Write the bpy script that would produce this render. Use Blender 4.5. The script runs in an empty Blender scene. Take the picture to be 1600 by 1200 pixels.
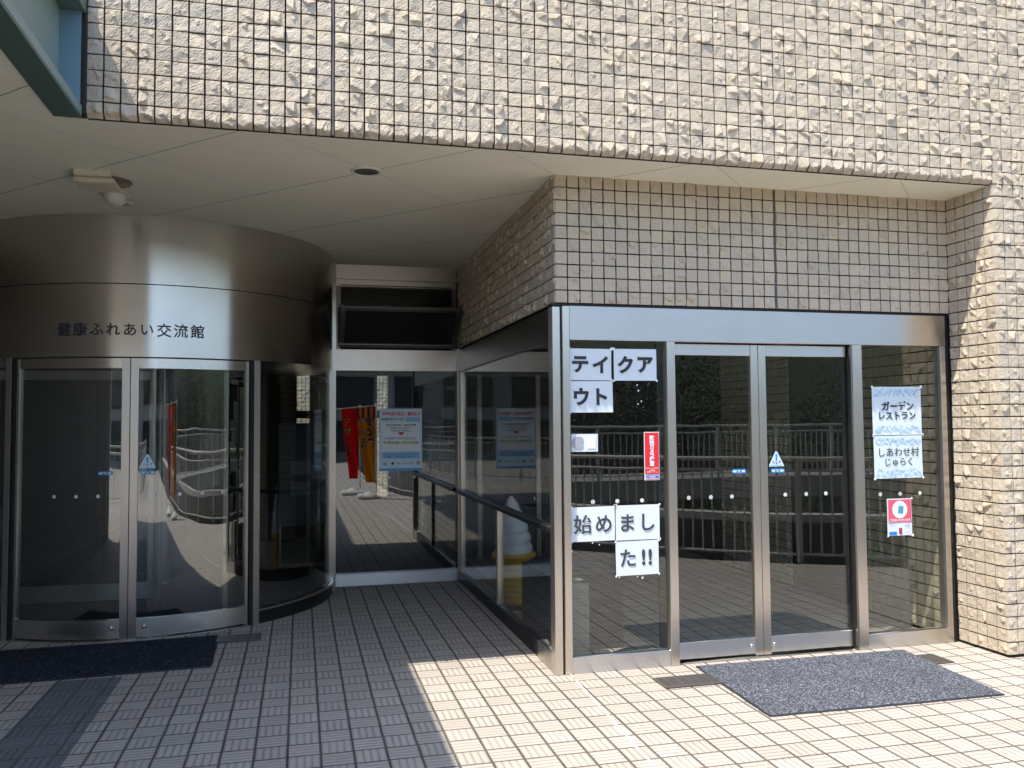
import bpy, math, random
import numpy as np
from mathutils import Matrix, Vector

random.seed(7)
C = bpy.context.scene
R = math.radians

# ------------------------------------------------------------------ camera
cam_d = bpy.data.cameras.new("camera")
cam = bpy.data.objects.new("camera", cam_d)
C.collection.objects.link(cam)
YAW, PITCH, ROLL = 0.2481, 0.0468, -0.0078
cy_, sy_, cp_, sp_ = math.cos(YAW), math.sin(YAW), math.cos(PITCH), math.sin(PITCH)
F = Vector((sy_ * cp_, cy_ * cp_, sp_))
R0 = Vector((cy_, -sy_, 0))
U0 = R0.cross(F)
R1 = R0 * math.cos(ROLL) + U0 * math.sin(ROLL)
U1 = U0 * math.cos(ROLL) - R0 * math.sin(ROLL)
cam.matrix_world = Matrix(((R1.x, U1.x, -F.x, -1.552), (R1.y, U1.y, -F.y, -5.013), (R1.z, U1.z, -F.z, 1.535), (0, 0, 0, 1)))
cam_d.sensor_width = 36
cam_d.lens = 1325.47 / 1600 * 36
cam_d.clip_end = 2000
cam_d.clip_start = 0.05
C.camera = cam

# ------------------------------------------------------------------ sky, sun, exposure
SUN_TO = Vector((-0.475, -0.30, 1.0)).normalized()
W = bpy.data.worlds.new("World")
C.world = W
W.use_nodes = True
wt = W.node_tree
wt.nodes.clear()
wo = wt.nodes.new("ShaderNodeOutputWorld")
wb = wt.nodes.new("ShaderNodeBackground")
ws = wt.nodes.new("ShaderNodeTexSky")
ws.sky_type = 'NISHITA'
ws.sun_disc = False
ws.sun_elevation = math.asin(SUN_TO.z)
ws.sun_rotation = math.atan2(SUN_TO.x, SUN_TO.y)
wb.inputs[1].default_value = 0.15
wt.links.new(ws.outputs[0], wb.inputs[0])
wt.links.new(wb.outputs[0], wo.inputs[0])
sd = bpy.data.lights.new("sun", 'SUN')
sd.energy = 2.65
sd.angle = R(0.53)
sd.color = (1.0, 0.94, 0.85)
sun = bpy.data.objects.new("sun", sd)
C.collection.objects.link(sun)
sun.rotation_euler = SUN_TO.to_track_quat('Z', 'Y').to_euler()
C.view_settings.view_transform = 'Standard'
C.view_settings.look = 'None'
C.view_settings.gamma = 1
C.view_settings.exposure = 1.33
C.cycles.use_denoising = True
C.cycles.max_bounces = 12
C.cycles.diffuse_bounces = 6
C.cycles.glossy_bounces = 5
C.cycles.transparent_max_bounces = 24
C.cycles.caustics_reflective = False
C.cycles.caustics_refractive = False
C.cycles.sample_clamp_indirect = 6


# ------------------------------------------------------------------ material helpers
class NT:
    def __init__(s, name):
        s.m = bpy.data.materials.new(name)
        s.m.use_nodes = True
        s.t = s.m.node_tree
        s.t.nodes.clear()
        s.out = s.n('ShaderNodeOutputMaterial')

    def n(s, typ, **kw):
        nd = s.t.nodes.new(typ)
        for k, v in kw.items():
            setattr(nd, k, v)
        return nd

    def link(s, a, b):
        s.t.links.new(a, b)

    def inp(s, sock, v):
        if isinstance(v, bpy.types.NodeSocket):
            s.link(v, sock)
        elif isinstance(v, (tuple, list)) and len(v) == 3 and sock.type == 'RGBA':
            sock.default_value = (*v, 1)
        else:
            sock.default_value = v

    def math(s, op, a, b=0.0, c=0.0):
        nd = s.n('ShaderNodeMath', operation=op)
        s.inp(nd.inputs[0], a)
        s.inp(nd.inputs[1], b)
        if len(nd.inputs) > 2:
            s.inp(nd.inputs[2], c)
        return nd.outputs[0]

    def mix(s, f, a, b):
        nd = s.n('ShaderNodeMix', data_type='RGBA')
        s.inp(nd.inputs[0], f)
        s.inp(nd.inputs[6], a)
        s.inp(nd.inputs[7], b)
        return nd.outputs[2]

    def ramp(s, f, lo, hi, a=0.0, b=1.0):
        nd = s.n('ShaderNodeMapRange')
        s.inp(nd.inputs[0], f)
        for k, v in zip((1, 2, 3, 4), (lo, hi, a, b)):
            nd.inputs[k].default_value = v
        return nd.outputs[0]

    def obj(s):
        return s.n('ShaderNodeTexCoord').outputs['Object']

    def noise(s, scale, detail=3.0, vec=None, rough=0.55, w3=None):
        nd = s.n('ShaderNodeTexNoise')
        v = vec or s.obj()
        if w3:
            mp = s.n('ShaderNodeMapping')
            s.link(v, mp.inputs[0])
            mp.inputs[3].default_value = w3
            v = mp.outputs[0]
        s.link(v, nd.inputs['Vector'])
        nd.inputs['Scale'].default_value = scale
        nd.inputs['Detail'].default_value = detail
        nd.inputs['Roughness'].default_value = rough
        return nd.outputs[0]

    def bump(s, h, strength, dist):
        nd = s.n('ShaderNodeBump')
        s.inp(nd.inputs['Height'], h)
        nd.inputs['Strength'].default_value = strength
        nd.inputs['Distance'].default_value = dist
        return nd.outputs[0]

    def principled(s, col, rough=0.5, metal=0.0, normal=None, spec=None, **kw):
        p = s.n('ShaderNodeBsdfPrincipled')
        s.inp(p.inputs['Base Color'], col)
        s.inp(p.inputs['Roughness'], rough)
        p.inputs['Metallic'].default_value = metal
        if normal is not None:
            s.link(normal, p.inputs['Normal'])
        if spec is not None:
            p.inputs['Specular IOR Level'].default_value = spec
        for k, v in kw.items():
            s.inp(p.inputs[k], v)
        s.link(p.outputs[0], s.out.inputs[0])
        return p


MATS = {}


def plain(name, col, rough=0.5, metal=0.0, var=0.08, scale=12.0, spec=None):
    if name in MATS:
        return MATS[name]
    t = NT(name)
    nz = t.noise(scale, 4)
    a = tuple(c * (1 - var) for c in col)
    b = tuple(min(1, c * (1 + var)) for c in col)
    t.principled(t.mix(nz, a, b), rough, metal, spec=spec)
    MATS[name] = t.m
    return t.m


def stone_mat():
    t = NT("split_stone")
    ca = t.n('ShaderNodeVertexColor', layer_name="Col").outputs[0]
    n1 = t.noise(55, 5, rough=0.65)
    n2 = t.noise(260, 3, rough=0.7)
    dirt = t.noise(1.3, 4)
    c = t.mix(t.ramp(n1, 0.3, 0.75, 0.0, 0.35), ca, (0.66, 0.56, 0.43))
    c = t.mix(t.ramp(n2, 0.35, 0.75, 0.0, 0.25), c, (0.40, 0.35, 0.28))
    c = t.mix(t.ramp(dirt, 0.45, 0.8, 0.0, 0.22), c, (0.40, 0.34, 0.26))
    h = t.math('ADD', t.math('MULTIPLY', n1, 1.0), t.math('MULTIPLY', n2, 0.5))
    t.principled(c, 0.92, 0, t.bump(h, 0.75, 0.004), spec=0.2)
    return t.m


def paving_mat(name, base, dark, grout, band=False):
    """ribbed square paving tiles, ribs alternating in direction"""
    t = NT(name)
    mp = t.n('ShaderNodeMapping', vector_type='TEXTURE')
    t.link(t.obj(), mp.inputs[0])
    mp.inputs[1].default_value = (-0.3817, -0.7284, 0)
    mp.inputs[2].default_value = (0, 0, -0.0036)
    mp.inputs[3].default_value = (0.151, 0.151, 0.151)
    sx = t.n('ShaderNodeSeparateXYZ')
    t.link(mp.outputs[0], sx.inputs[0])
    u, v = sx.outputs[0], sx.outputs[1]
    fu, fv = t.math('FRACT', u), t.math('FRACT', v)
    iu, iv = t.math('FLOOR', u), t.math('FLOOR', v)
    par = t.math('ABSOLUTE', t.math('MODULO', t.math('ADD', iu, iv), 2.0))
    # par=1 : ribs run along X (vary with v)
    mixf = t.n('ShaderNodeMix', data_type='FLOAT')
    t.link(par, mixf.inputs[0])
    t.link(fu, mixf.inputs[2])
    t.link(fv, mixf.inputs[3])
    f = mixf.outputs[0]
    rf = t.math('FRACT', t.math('MULTIPLY', t.math('SUBTRACT', f, 0.04), 4.0 / 0.92))
    rd = t.math('ABSOLUTE', t.math('SUBTRACT', rf, 0.5))          # 0 centre .. 0.5 groove
    rib = t.ramp(rd, 0.20, 0.48, 1.0, 0.0)
    eu = t.math('MINIMUM', fu, t.math('SUBTRACT', 1.0, fu))
    ev = t.math('MINIMUM', fv, t.math('SUBTRACT', 1.0, fv))
    e = t.math('MINIMUM', t.math('MULTIPLY', eu, 0.78), ev)
    wob = t.noise(9, 3)
    e2 = t.math('ADD', e, t.math('MULTIPLY', t.math('SUBTRACT', wob, 0.5), 0.012))
    tile = t.ramp(e2, 0.018, 0.036)
    cell = t.n('ShaderNodeCombineXYZ')
    t.link(iu, cell.inputs[0])
    t.link(iv, cell.inputs[1])
    wn = t.n('ShaderNodeTexWhiteNoise', noise_dimensions='2D')
    t.link(cell.outputs[0], wn.inputs[0])
    fine = t.noise(140, 4, rough=0.7)
    stain = t.noise(0.9, 5, rough=0.6)
    stain2 = t.noise(4.5, 4)
    c = t.mix(t.ramp(wn.outputs[0], 0, 1, 0.0, 0.75), base, dark)
    c = t.mix(t.ramp(fine, 0.35, 0.8, 0.0, 0.3), c, dark)
    c = t.mix(t.ramp(stain, 0.45, 0.75, 0.0, 0.45), c, dark)
    c = t.mix(t.ramp(stain2, 0.5, 0.8, 0.0, 0.25), c, dark)
    groove_shade = t.math('MULTIPLY', t.math('SUBTRACT', 1.0, rib), t.ramp(stain2, 0.3, 0.7, 0.45, 0.85))  # rib shading painted into the grooves, varied by the stain noise
    c = t.mix(groove_shade, c, tuple(x * 0.6 for x in dark))
    gcol = t.mix(t.ramp(t.noise(3.0, 4), 0.35, 0.7), grout, tuple(x * 1.9 for x in grout))
    c = t.mix(tile, gcol, c)
    h = t.math('ADD', t.math('MULTIPLY', tile, t.math('ADD', t.math('MULTIPLY', rib, 0.45), 0.55)), t.math('MULTIPLY', fine, 0.06))
    t.principled(c, 0.8, 0, t.bump(h, 1.0, 0.005), spec=0.3)
    return t.m


def soffit_mat():
    t = NT("painted_soffit_board")
    sx = t.n('ShaderNodeSeparateXYZ')
    t.link(t.obj(), sx.inputs[0])
    x, y = sx.outputs[0], sx.outputs[1]
    a = t.math('DIVIDE', t.math('ADD', t.math('ADD', x, y), 0.945), 1.30)
    b = t.math('DIVIDE', t.math('SUBTRACT', x, y), 1.30)
    fa = t.math('ABSOLUTE', t.math('SUBTRACT', t.math('FRACT', t.math('ADD', a, 0.5)), 0.5))
    fb = t.math('ABSOLUTE', t.math('SUBTRACT', t.math('FRACT', t.math('ADD', b, 0.5)), 0.5))
    la = t.ramp(fa, 0.0022, 0.0034, 1, 0)
    lb = t.ramp(fb, 0.0016, 0.0026, 0.55, 0)
    n = t.noise(1.1, 5, rough=0.6)
    st = t.noise(2.0, 5, w3=(1.0, 5.0, 1.0))
    c = t.mix(t.ramp(n, 0.3, 0.75), (0.88, 0.86, 0.735), (0.82, 0.80, 0.665))
    c = t.mix(t.ramp(st, 0.55, 0.8, 0, 0.35), c, (0.70, 0.68, 0.56))
    ln = t.math('MAXIMUM', la, lb)
    c = t.mix(ln, c, (0.10, 0.09, 0.07))
    h = t.math('SUBTRACT', t.math('MULTIPLY', t.noise(90, 3), 0.15), ln)
    t.principled(c, 0.75, 0, t.bump(h, 0.6, 0.003), spec=0.3)
    return t.m


def steel_mat(name, col=(0.60, 0.56, 0.51), rough=0.30, aniso=0.75, vertical=False):
    t = NT(name)
    w3 = (60, 60, 1.2) if vertical else (1.2, 1.2, 60)
    n = t.noise(9, 4, w3=w3, rough=0.7)
    sm = t.noise(2.2, 4)
    c = t.mix(t.ramp(n, 0.3, 0.7), tuple(x * 0.92 for x in col), tuple(x * 1.05 for x in col))
    c = t.mix(t.ramp(sm, 0.5, 0.8, 0, 0.3), c, tuple(x * 0.75 for x in col))
    r = t.math('ADD', t.math('MULTIPLY', n, 0.10), t.math('ADD', rough - 0.08, t.math('MULTIPLY', sm, 0.06)))
    p = t.principled(c, r, 1.0, t.bump(n, 0.06, 0.0006))
    tg = t.n('ShaderNodeTangent', direction_type='RADIAL', axis='Z')
    p.inputs['Anisotropic'].default_value = aniso
    p.inputs['Anisotropic Rotation'].default_value = 0.0 if vertical else 0.25
    t.link(tg.outputs[0], p.inputs['Tangent'])
    return t.m


def glass_mat(name, ior, tint, wave=0.0, wscale=1.2):
    t = NT(name)
    fr = t.n('ShaderNodeFresnel')
    # the pane does not bend light, so its inner face must reflect like its outer one
    bf = t.n('ShaderNodeNewGeometry').outputs['Backfacing']
    t.link(t.ramp(bf, 0.0, 1.0, ior, 1.0 / ior), fr.inputs[0])
    gl = t.n('ShaderNodeBsdfGlossy')
    gl.inputs['Roughness'].default_value = 0.0
    gl.inputs[0].default_value = (1, 1, 1, 1)
    tr = t.n('ShaderNodeBsdfTransparent')
    tr.inputs[0].default_value = (*tint, 1)
    if wave:
        nz = t.noise(wscale, 2)
        b = t.bump(nz, 1.0, wave)
        t.link(b, gl.inputs['Normal'])
        t.link(b, fr.inputs['Normal'])
    mx = t.n('ShaderNodeMixShader')
    t.link(fr.outputs[0], mx.inputs[0])
    t.link(tr.outputs[0], mx.inputs[1])
    t.link(gl.outputs[0], mx.inputs[2])
    t.link(mx.outputs[0], t.out.inputs[0])
    return t.m


def mat_carpet(name, a, b, c3, scale):
    t = NT(name)
    vo = t.n('ShaderNodeTexVoronoi')
    t.link(t.obj(), vo.inputs['Vector'])
    vo.inputs['Scale'].default_value = scale
    wn = t.n('ShaderNodeSeparateXYZ')
    t.link(vo.outputs['Color'], wn.inputs[0])
    cc = t.mix(t.ramp(wn.outputs[0], 0.15, 0.85), a, b)
    cc = t.mix(t.ramp(wn.outputs[1], 0.8, 0.95), cc, c3)
    n = t.noise(3, 4)
    cc = t.mix(t.ramp(n, 0.4, 0.8, 0, 0.35), cc, a)
    h = t.math('SUBTRACT', 1.0, vo.outputs['Distance'])
    t.principled(cc, 0.95, 0, t.bump(h, 1.0, 0.006), spec=0.1)
    return t.m


STONE = stone_mat()
MORTAR = plain("dark_mortar", (0.022, 0.016, 0.014), 0.95, var=0.25, scale=40)
SEALANT = plain("grey_sealant", (0.11, 0.095, 0.10), 0.7)
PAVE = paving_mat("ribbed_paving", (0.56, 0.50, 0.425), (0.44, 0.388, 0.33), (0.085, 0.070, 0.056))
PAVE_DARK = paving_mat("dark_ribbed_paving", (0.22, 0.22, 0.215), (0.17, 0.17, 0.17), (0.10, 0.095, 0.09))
SOFFIT = soffit_mat()
STEEL = steel_mat("brushed_steel_horizontal", (0.66, 0.63, 0.59), 0.34, 0.8)
STEEL_V = steel_mat("brushed_steel_vertical", (0.66, 0.61, 0.55), 0.36, 0.7, True)
STEEL_DRUM = steel_mat("brushed_steel_curved", (0.70, 0.67, 0.63), 0.225, 0.82)
STEEL_DULL = steel_mat("dull_brushed_steel", (0.66, 0.61, 0.55), 0.34, 0.8)
STEEL_GREY = steel_mat("dark_grey_steel", (0.26, 0.25, 0.235), 0.36, 0.5)
DARKSTEEL = plain("dark_bronze_steel", (0.035, 0.034, 0.035), 0.4, 0.6)
BLACK = plain("black_gap", (0.012, 0.012, 0.013), 0.6)
GLASS = glass_mat("clear_glass", 1.64, (0.90, 0.93, 0.91), 0.0009, 1.1)
GLASS_SIDE = glass_mat("side_glass", 1.34, (0.97, 0.98, 0.975), 0.0006, 1.1)
GLASS_BACK = glass_mat("coated_glass", 2.0, (0.70, 0.76, 0.75), 0.0008, 1.3)
GLASS_CURVED = glass_mat("curved_glass", 2.15, (0.80, 0.84, 0.83), 0.0012, 2.2)
TEAL = plain("teal_paint", (0.080, 0.135, 0.118), 0.45, var=0.12, scale=5)
TEAL_SKYLIT = plain("skylit_teal_paint", (0.22, 0.30, 0.285), 0.4, var=0.1, scale=3)  # beam teal lightened, sky reflection put into the colour
PAPER = plain("white_paper", (0.70, 0.76, 0.81), 0.7, var=0.03)
TAPE = plain("white_tape", (0.86, 0.86, 0.86), 0.5)
INK = plain("black_ink", (0.025, 0.026, 0.032), 0.6)
NAVY = plain("navy_letter_enamel", (0.022, 0.026, 0.045), 0.35)
RED = plain("red_print", (0.70, 0.02, 0.03), 0.5)
PINKRED = plain("rose_red_print", (0.70, 0.10, 0.16), 0.6)
BLUE = plain("blue_print", (0.03, 0.22, 0.55), 0.5)
SKYBLUE = plain("light_blue_print", (0.27, 0.52, 0.80), 0.6, var=0.15, scale=60)
PALEBLUE = plain("pale_blue_print", (0.55, 0.72, 0.82), 0.6)
YELLOW = plain("yellow_print", (0.80, 0.78, 0.15), 0.6)
GREYPRINT = plain("grey_print", (0.36, 0.37, 0.42), 0.6)
CREAM_PLASTIC = plain("aged_cream_plastic", (0.66, 0.60, 0.47), 0.45, var=0.15, scale=14)
WHITE_PLASTIC = plain("white_plastic", (0.68, 0.67, 0.62), 0.35)
CONE = plain("yellow_cone_plastic", (0.78, 0.44, 0.05), 0.4)
SOFTSERVE = plain("white_swirl_plastic", (0.88, 0.89, 0.90), 0.35, var=0.03)
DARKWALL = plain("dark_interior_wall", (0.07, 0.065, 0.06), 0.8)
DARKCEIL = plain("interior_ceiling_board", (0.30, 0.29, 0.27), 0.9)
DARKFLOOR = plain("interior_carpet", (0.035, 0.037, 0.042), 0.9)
CONCRETE = plain("weathered_concrete", (0.33, 0.31, 0.27), 0.9, var=0.25, scale=2.5)
RAILMETAL = plain("grey_rail_metal", (0.52, 0.51, 0.47), 0.45)
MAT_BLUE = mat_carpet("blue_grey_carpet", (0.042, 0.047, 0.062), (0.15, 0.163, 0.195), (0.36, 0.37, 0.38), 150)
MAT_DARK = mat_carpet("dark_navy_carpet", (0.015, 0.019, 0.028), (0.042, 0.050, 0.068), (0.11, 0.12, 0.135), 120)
GRATE = plain("drain_metal", (0.16, 0.14, 0.12), 0.5, 0.4)
LEAF = plain("leaf_green", (0.040, 0.055, 0.026), 0.6, var=0.5, scale=0.9)
BARK = plain("bark", (0.10, 0.075, 0.055), 0.9, var=0.3)
SOIL = plain("grassy_soil", (0.07, 0.085, 0.04), 0.95, var=0.35, scale=0.6)
OLDWALL = plain("grey_render", (0.30, 0.29, 0.27), 0.85, var=0.12, scale=1.5)
GLASS_DARK = plain("dark_tinted_glass", (0.016, 0.017, 0.015), 0.03, spec=0.45)
WINDOWGLASS = plain("far_window_glass", (0.03, 0.035, 0.04), 0.08)


# ------------------------------------------------------------------ mesh helpers
class MB:
    def __init__(s):
        s.v, s.f, s.mi, s.mats, s.smooth = [], [], [], [], []

    def _m(s, m):
        if m not in s.mats:
            s.mats.append(m)
        return s.mats.index(m)

    def add(s, vs, fs, m, smooth=False):
        o = len(s.v)
        k = s._m(m)
        s.v += [tuple(p) for p in vs]
        for f in fs:
            s.f.append(tuple(i + o for i in f))
            s.mi.append(k)
            s.smooth.append(smooth)
        return s

    def box(s, x0, x1, y0, y1, z0, z1, m, bev=0.0, M=None):
        if bev:
            b = bev
            vs, fs = [], []
            # chamfered box: 24 verts
            idx = {}
            for sx in (0, 1):
                for sy in (0, 1):
                    for sz in (0, 1):
                        X, Y, Z = (x0, x1)[sx], (y0, y1)[sy], (z0, z1)[sz]
                        dx, dy, dz = (b, -b)[sx], (b, -b)[sy], (b, -b)[sz]
                        for ax, p in enumerate(((X, Y + dy, Z + dz), (X + dx, Y, Z + dz), (X + dx, Y + dy, Z))):
                            idx[(sx, sy, sz, ax)] = len(vs)
                            vs.append(p)
            g = lambda a, b_, c, ax: idx[(a, b_, c, ax)]
            fs += [(g(0, 0, 0, 0), g(0, 0, 1, 0), g(0, 1, 1, 0), g(0, 1, 0, 0)), (g(1, 0, 0, 0), g(1, 1, 0, 0), g(1, 1, 1, 0), g(1, 0, 1, 0)),
                   (g(0, 0, 0, 1), g(1, 0, 0, 1), g(1, 0, 1, 1), g(0, 0, 1, 1)), (g(0, 1, 0, 1), g(0, 1, 1, 1), g(1, 1, 1, 1), g(1, 1, 0, 1)),
                   (g(0, 0, 0, 2), g(0, 1, 0, 2), g(1, 1, 0, 2), g(1, 0, 0, 2)), (g(0, 0, 1, 2), g(1, 0, 1, 2), g(1, 1, 1, 2), g(0, 1, 1, 2))]
            for a in (0, 1):
                for c in (0, 1):
                    fs += [(g(a, c, 0, 0), g(a, c, 1, 0), g(a, c, 1, 1), g(a, c, 0, 1)), (g(a, 0, c, 0), g(a, 1, c, 0), g(a, 1, c, 2), g(a, 0, c, 2)),
                           (g(0, a, c, 1), g(1, a, c, 1), g(1, a, c, 2), g(0, a, c, 2))]
                    for e in (0, 1):
                        fs.append((g(a, c, e, 0), g(a, c, e, 1), g(a, c, e, 2)))
        else:
            vs = [(x0, y0, z0), (x1, y0, z0), (x1, y1, z0), (x0, y1, z0), (x0, y0, z1), (x1, y0, z1), (x1, y1, z1), (x0, y1, z1)]
            fs = [(0, 3, 2, 1), (4, 5, 6, 7), (0, 1, 5, 4), (1, 2, 6, 5), (2, 3, 7, 6), (3, 0, 4, 7)]
        if M is not None:
            vs = [tuple(M @ Vector(p)) for p in vs]
        return s.add(vs, fs, m)

    def arc(s, cx, cy, r0, r1, a0, a1, z0, z1, m, seg=None, smooth=True):
        """solid curved bar; angles in degrees from -Y, turning to +X"""
        seg = seg or max(1, int(abs(a1 - a0) / 1.5))
        vs, fs = [], []
        for i in range(seg + 1):
            a = R(a0 + (a1 - a0) * i / seg)
            for r in (r0, r1):
                for z in (z0, z1):
                    vs.append((cx + r * math.sin(a), cy - r * math.cos(a), z))
        sf = []
        for i in range(seg):
            o, p = i * 4, i * 4 + 4
            sf += [(o, o + 1, p + 1, p), (o + 2, p + 2, p + 3, o + 3)]
            fs += [(o, p, p + 2, o + 2), (o + 1, o + 3, p + 3, p + 1)]
        if abs(a1 - a0) < 359.9:
            fs += [(0, 2, 3, 1), (seg * 4, seg * 4 + 1, seg * 4 + 3, seg * 4 + 2)]
        s.add(vs, sf, m, smooth)
        return s.add(vs, fs, m, False)

    def lathe(s, cx, cy, prof, m, seg=32, smooth=True, M=None, twist=None):
        vs, fs = [], []
        n = len(prof)
        for j in range(seg):
            a = 2 * math.pi * j / seg
            for r, z in prof:
                p = Vector((cx + r * math.cos(a), cy + r * math.sin(a), z))
                if M is not None:
                    p = M @ p
                vs.append(tuple(p))
        for j in range(seg):
            k = (j + 1) % seg
            for i in range(n - 1):
                fs.append((j * n + i, k * n + i, k * n + i + 1, j * n + i + 1))
        return s.add(vs, fs, m, smooth)

    def tube(s, pts, r, m, seg=8):
        pts = [Vector(p) for p in pts]
        vs, fs = [], []
        for i, p in enumerate(pts):
            d = (pts[min(i + 1, len(pts) - 1)] - pts[max(i - 1, 0)]).normalized()
            a = Vector((0, 0, 1)) if abs(d.z) < 0.9 else Vector((1, 0, 0))
            x = d.cross(a).normalized()
            y = d.cross(x)
            rr = r[i] if isinstance(r, (list, tuple)) else r
            for k in range(seg):
                t = 2 * math.pi * k / seg
                vs.append(tuple(p + x * rr * math.cos(t) + y * rr * math.sin(t)))
        for i in range(len(pts) - 1):
            for k in range(seg):
                l = (k + 1) % seg
                fs.append((i * seg + k, i * seg + l, (i + 1) * seg + l, (i + 1) * seg + k))
        fs.append(tuple(range(seg))[::-1])
        fs.append(tuple((len(pts) - 1) * seg + k for k in range(seg)))
        return s.add(vs, fs, m, True)

    def quadxz(s, x0, x1, z0, z1, y, m, th=0.0006):
        return s.box(x0, x1, y, y + th, z0, z1, m)

    def poly(s, pts, y, m, th=0.0006):
        """flat shape in the XZ plane facing -Y"""
        n = len(pts)
        vs = [(x, y, z) for x, z in pts] + [(x, y + th, z) for x, z in pts]
        fs = [tuple(range(n)), tuple(range(2 * n - 1, n - 1, -1))] + [(i, (i + 1) % n, n + (i + 1) % n, n + i)[::-1] for i in range(n)]
        return s.add(vs, fs, m)

    def disc(s, x, z, r, y, m, th=0.0008, seg=20):
        return s.poly([(x + r * math.cos(2 * math.pi * k / seg), z + r * math.sin(2 * math.pi * k / seg)) for k in range(seg)], y, m, th)

    def build(s, name, parent=None, origin=None):
        o3 = origin if origin is not None else (parent.get("_o") if parent is not None else (0, 0, 0))
        o3 = tuple(o3)
        me = bpy.data.meshes.new(name)
        me.from_pydata([(a - o3[0], b - o3[1], c - o3[2]) for a, b, c in s.v], [], s.f)
        for m in s.mats:
            me.materials.append(m)
        me.polygons.foreach_set("material_index", s.mi)
        me.polygons.foreach_set("use_smooth", s.smooth)
        me.update()
        return link(name, me, parent, o3)


ORI = {}


def link(name, me, parent, o3):
    ob = bpy.data.objects.new(name, me)
    C.collection.objects.link(ob)
    ob["_o"] = [float(q) for q in o3]
    if parent is not None:
        ob.parent = parent
    else:
        ob.location = o3
    return ob


def thing(name, loc, label, cat, group=None):
    o = bpy.data.objects.new(name, None)
    o.empty_display_size = 0.1
    C.collection.objects.link(o)
    o.location = loc
    o["_o"] = [float(q) for q in loc]
    tag(o, label, cat, group)
    return o


def tag(o, label, cat, group=None):
    o["label"] = label
    o["category"] = cat
    if group:
        o["group"] = group
    return o


def struct(o, kind="structure"):
    o["kind"] = kind
    return o


def text_geo(body, size, bold=0.0, spacing=1.0, line=1.0, extrude=0.0):
    """returns verts (x,y,z) and faces of a text set flat, centred on its own box"""
    cu = bpy.data.curves.new("txt", 'FONT')
    cu.body = body
    cu.size = size
    cu.align_x = 'CENTER'
    cu.offset = bold * size
    cu.space_character = spacing
    cu.space_line = line
    cu.extrude = extrude
    cu.resolution_u = 4
    ob = bpy.data.objects.new("txt", cu)
    C.collection.objects.link(ob)
    dg = bpy.context.evaluated_depsgraph_get()
    me = bpy.data.meshes.new_from_object(ob.evaluated_get(dg))
    vs = [tuple(v.co) for v in me.vertices]
    fs = [tuple(p.vertices) for p in me.polygons]
    bpy.data.objects.remove(ob)
    bpy.data.curves.remove(cu)
    bpy.data.meshes.remove(me)
    if vs:
        xs, ys = [v[0] for v in vs], [v[1] for v in vs]
        mx, my = (min(xs) + max(xs)) / 2, (min(ys) + max(ys)) / 2
        vs = [(x - mx, y - my, z) for x, y, z in vs]
    return vs, fs


def put_text(mb, body, cx, cz, size, y, m, bold=0.0, fit=None, spacing=1.0, line=1.0, rot=0.0, mirror=False, fith=None):
    vs, fs = text_geo(body, size, bold, spacing, line)
    if not vs:
        return
    w = max(v[0] for v in vs) - min(v[0] for v in vs)
    h = max(v[1] for v in vs) - min(v[1] for v in vs)
    kx = fit / w if fit else 1.0
    ky = fith / h if fith else (kx if fit else 1.0)
    c, s = math.cos(rot), math.sin(rot)
    out = []
    for a, b, z in vs:
        a, b = a * kx, b * ky
        if mirror:
            a = -a
        out.append((cx + a * c - b * s, y, cz + a * s + b * c))
    mb.add(out, fs, m)


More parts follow.
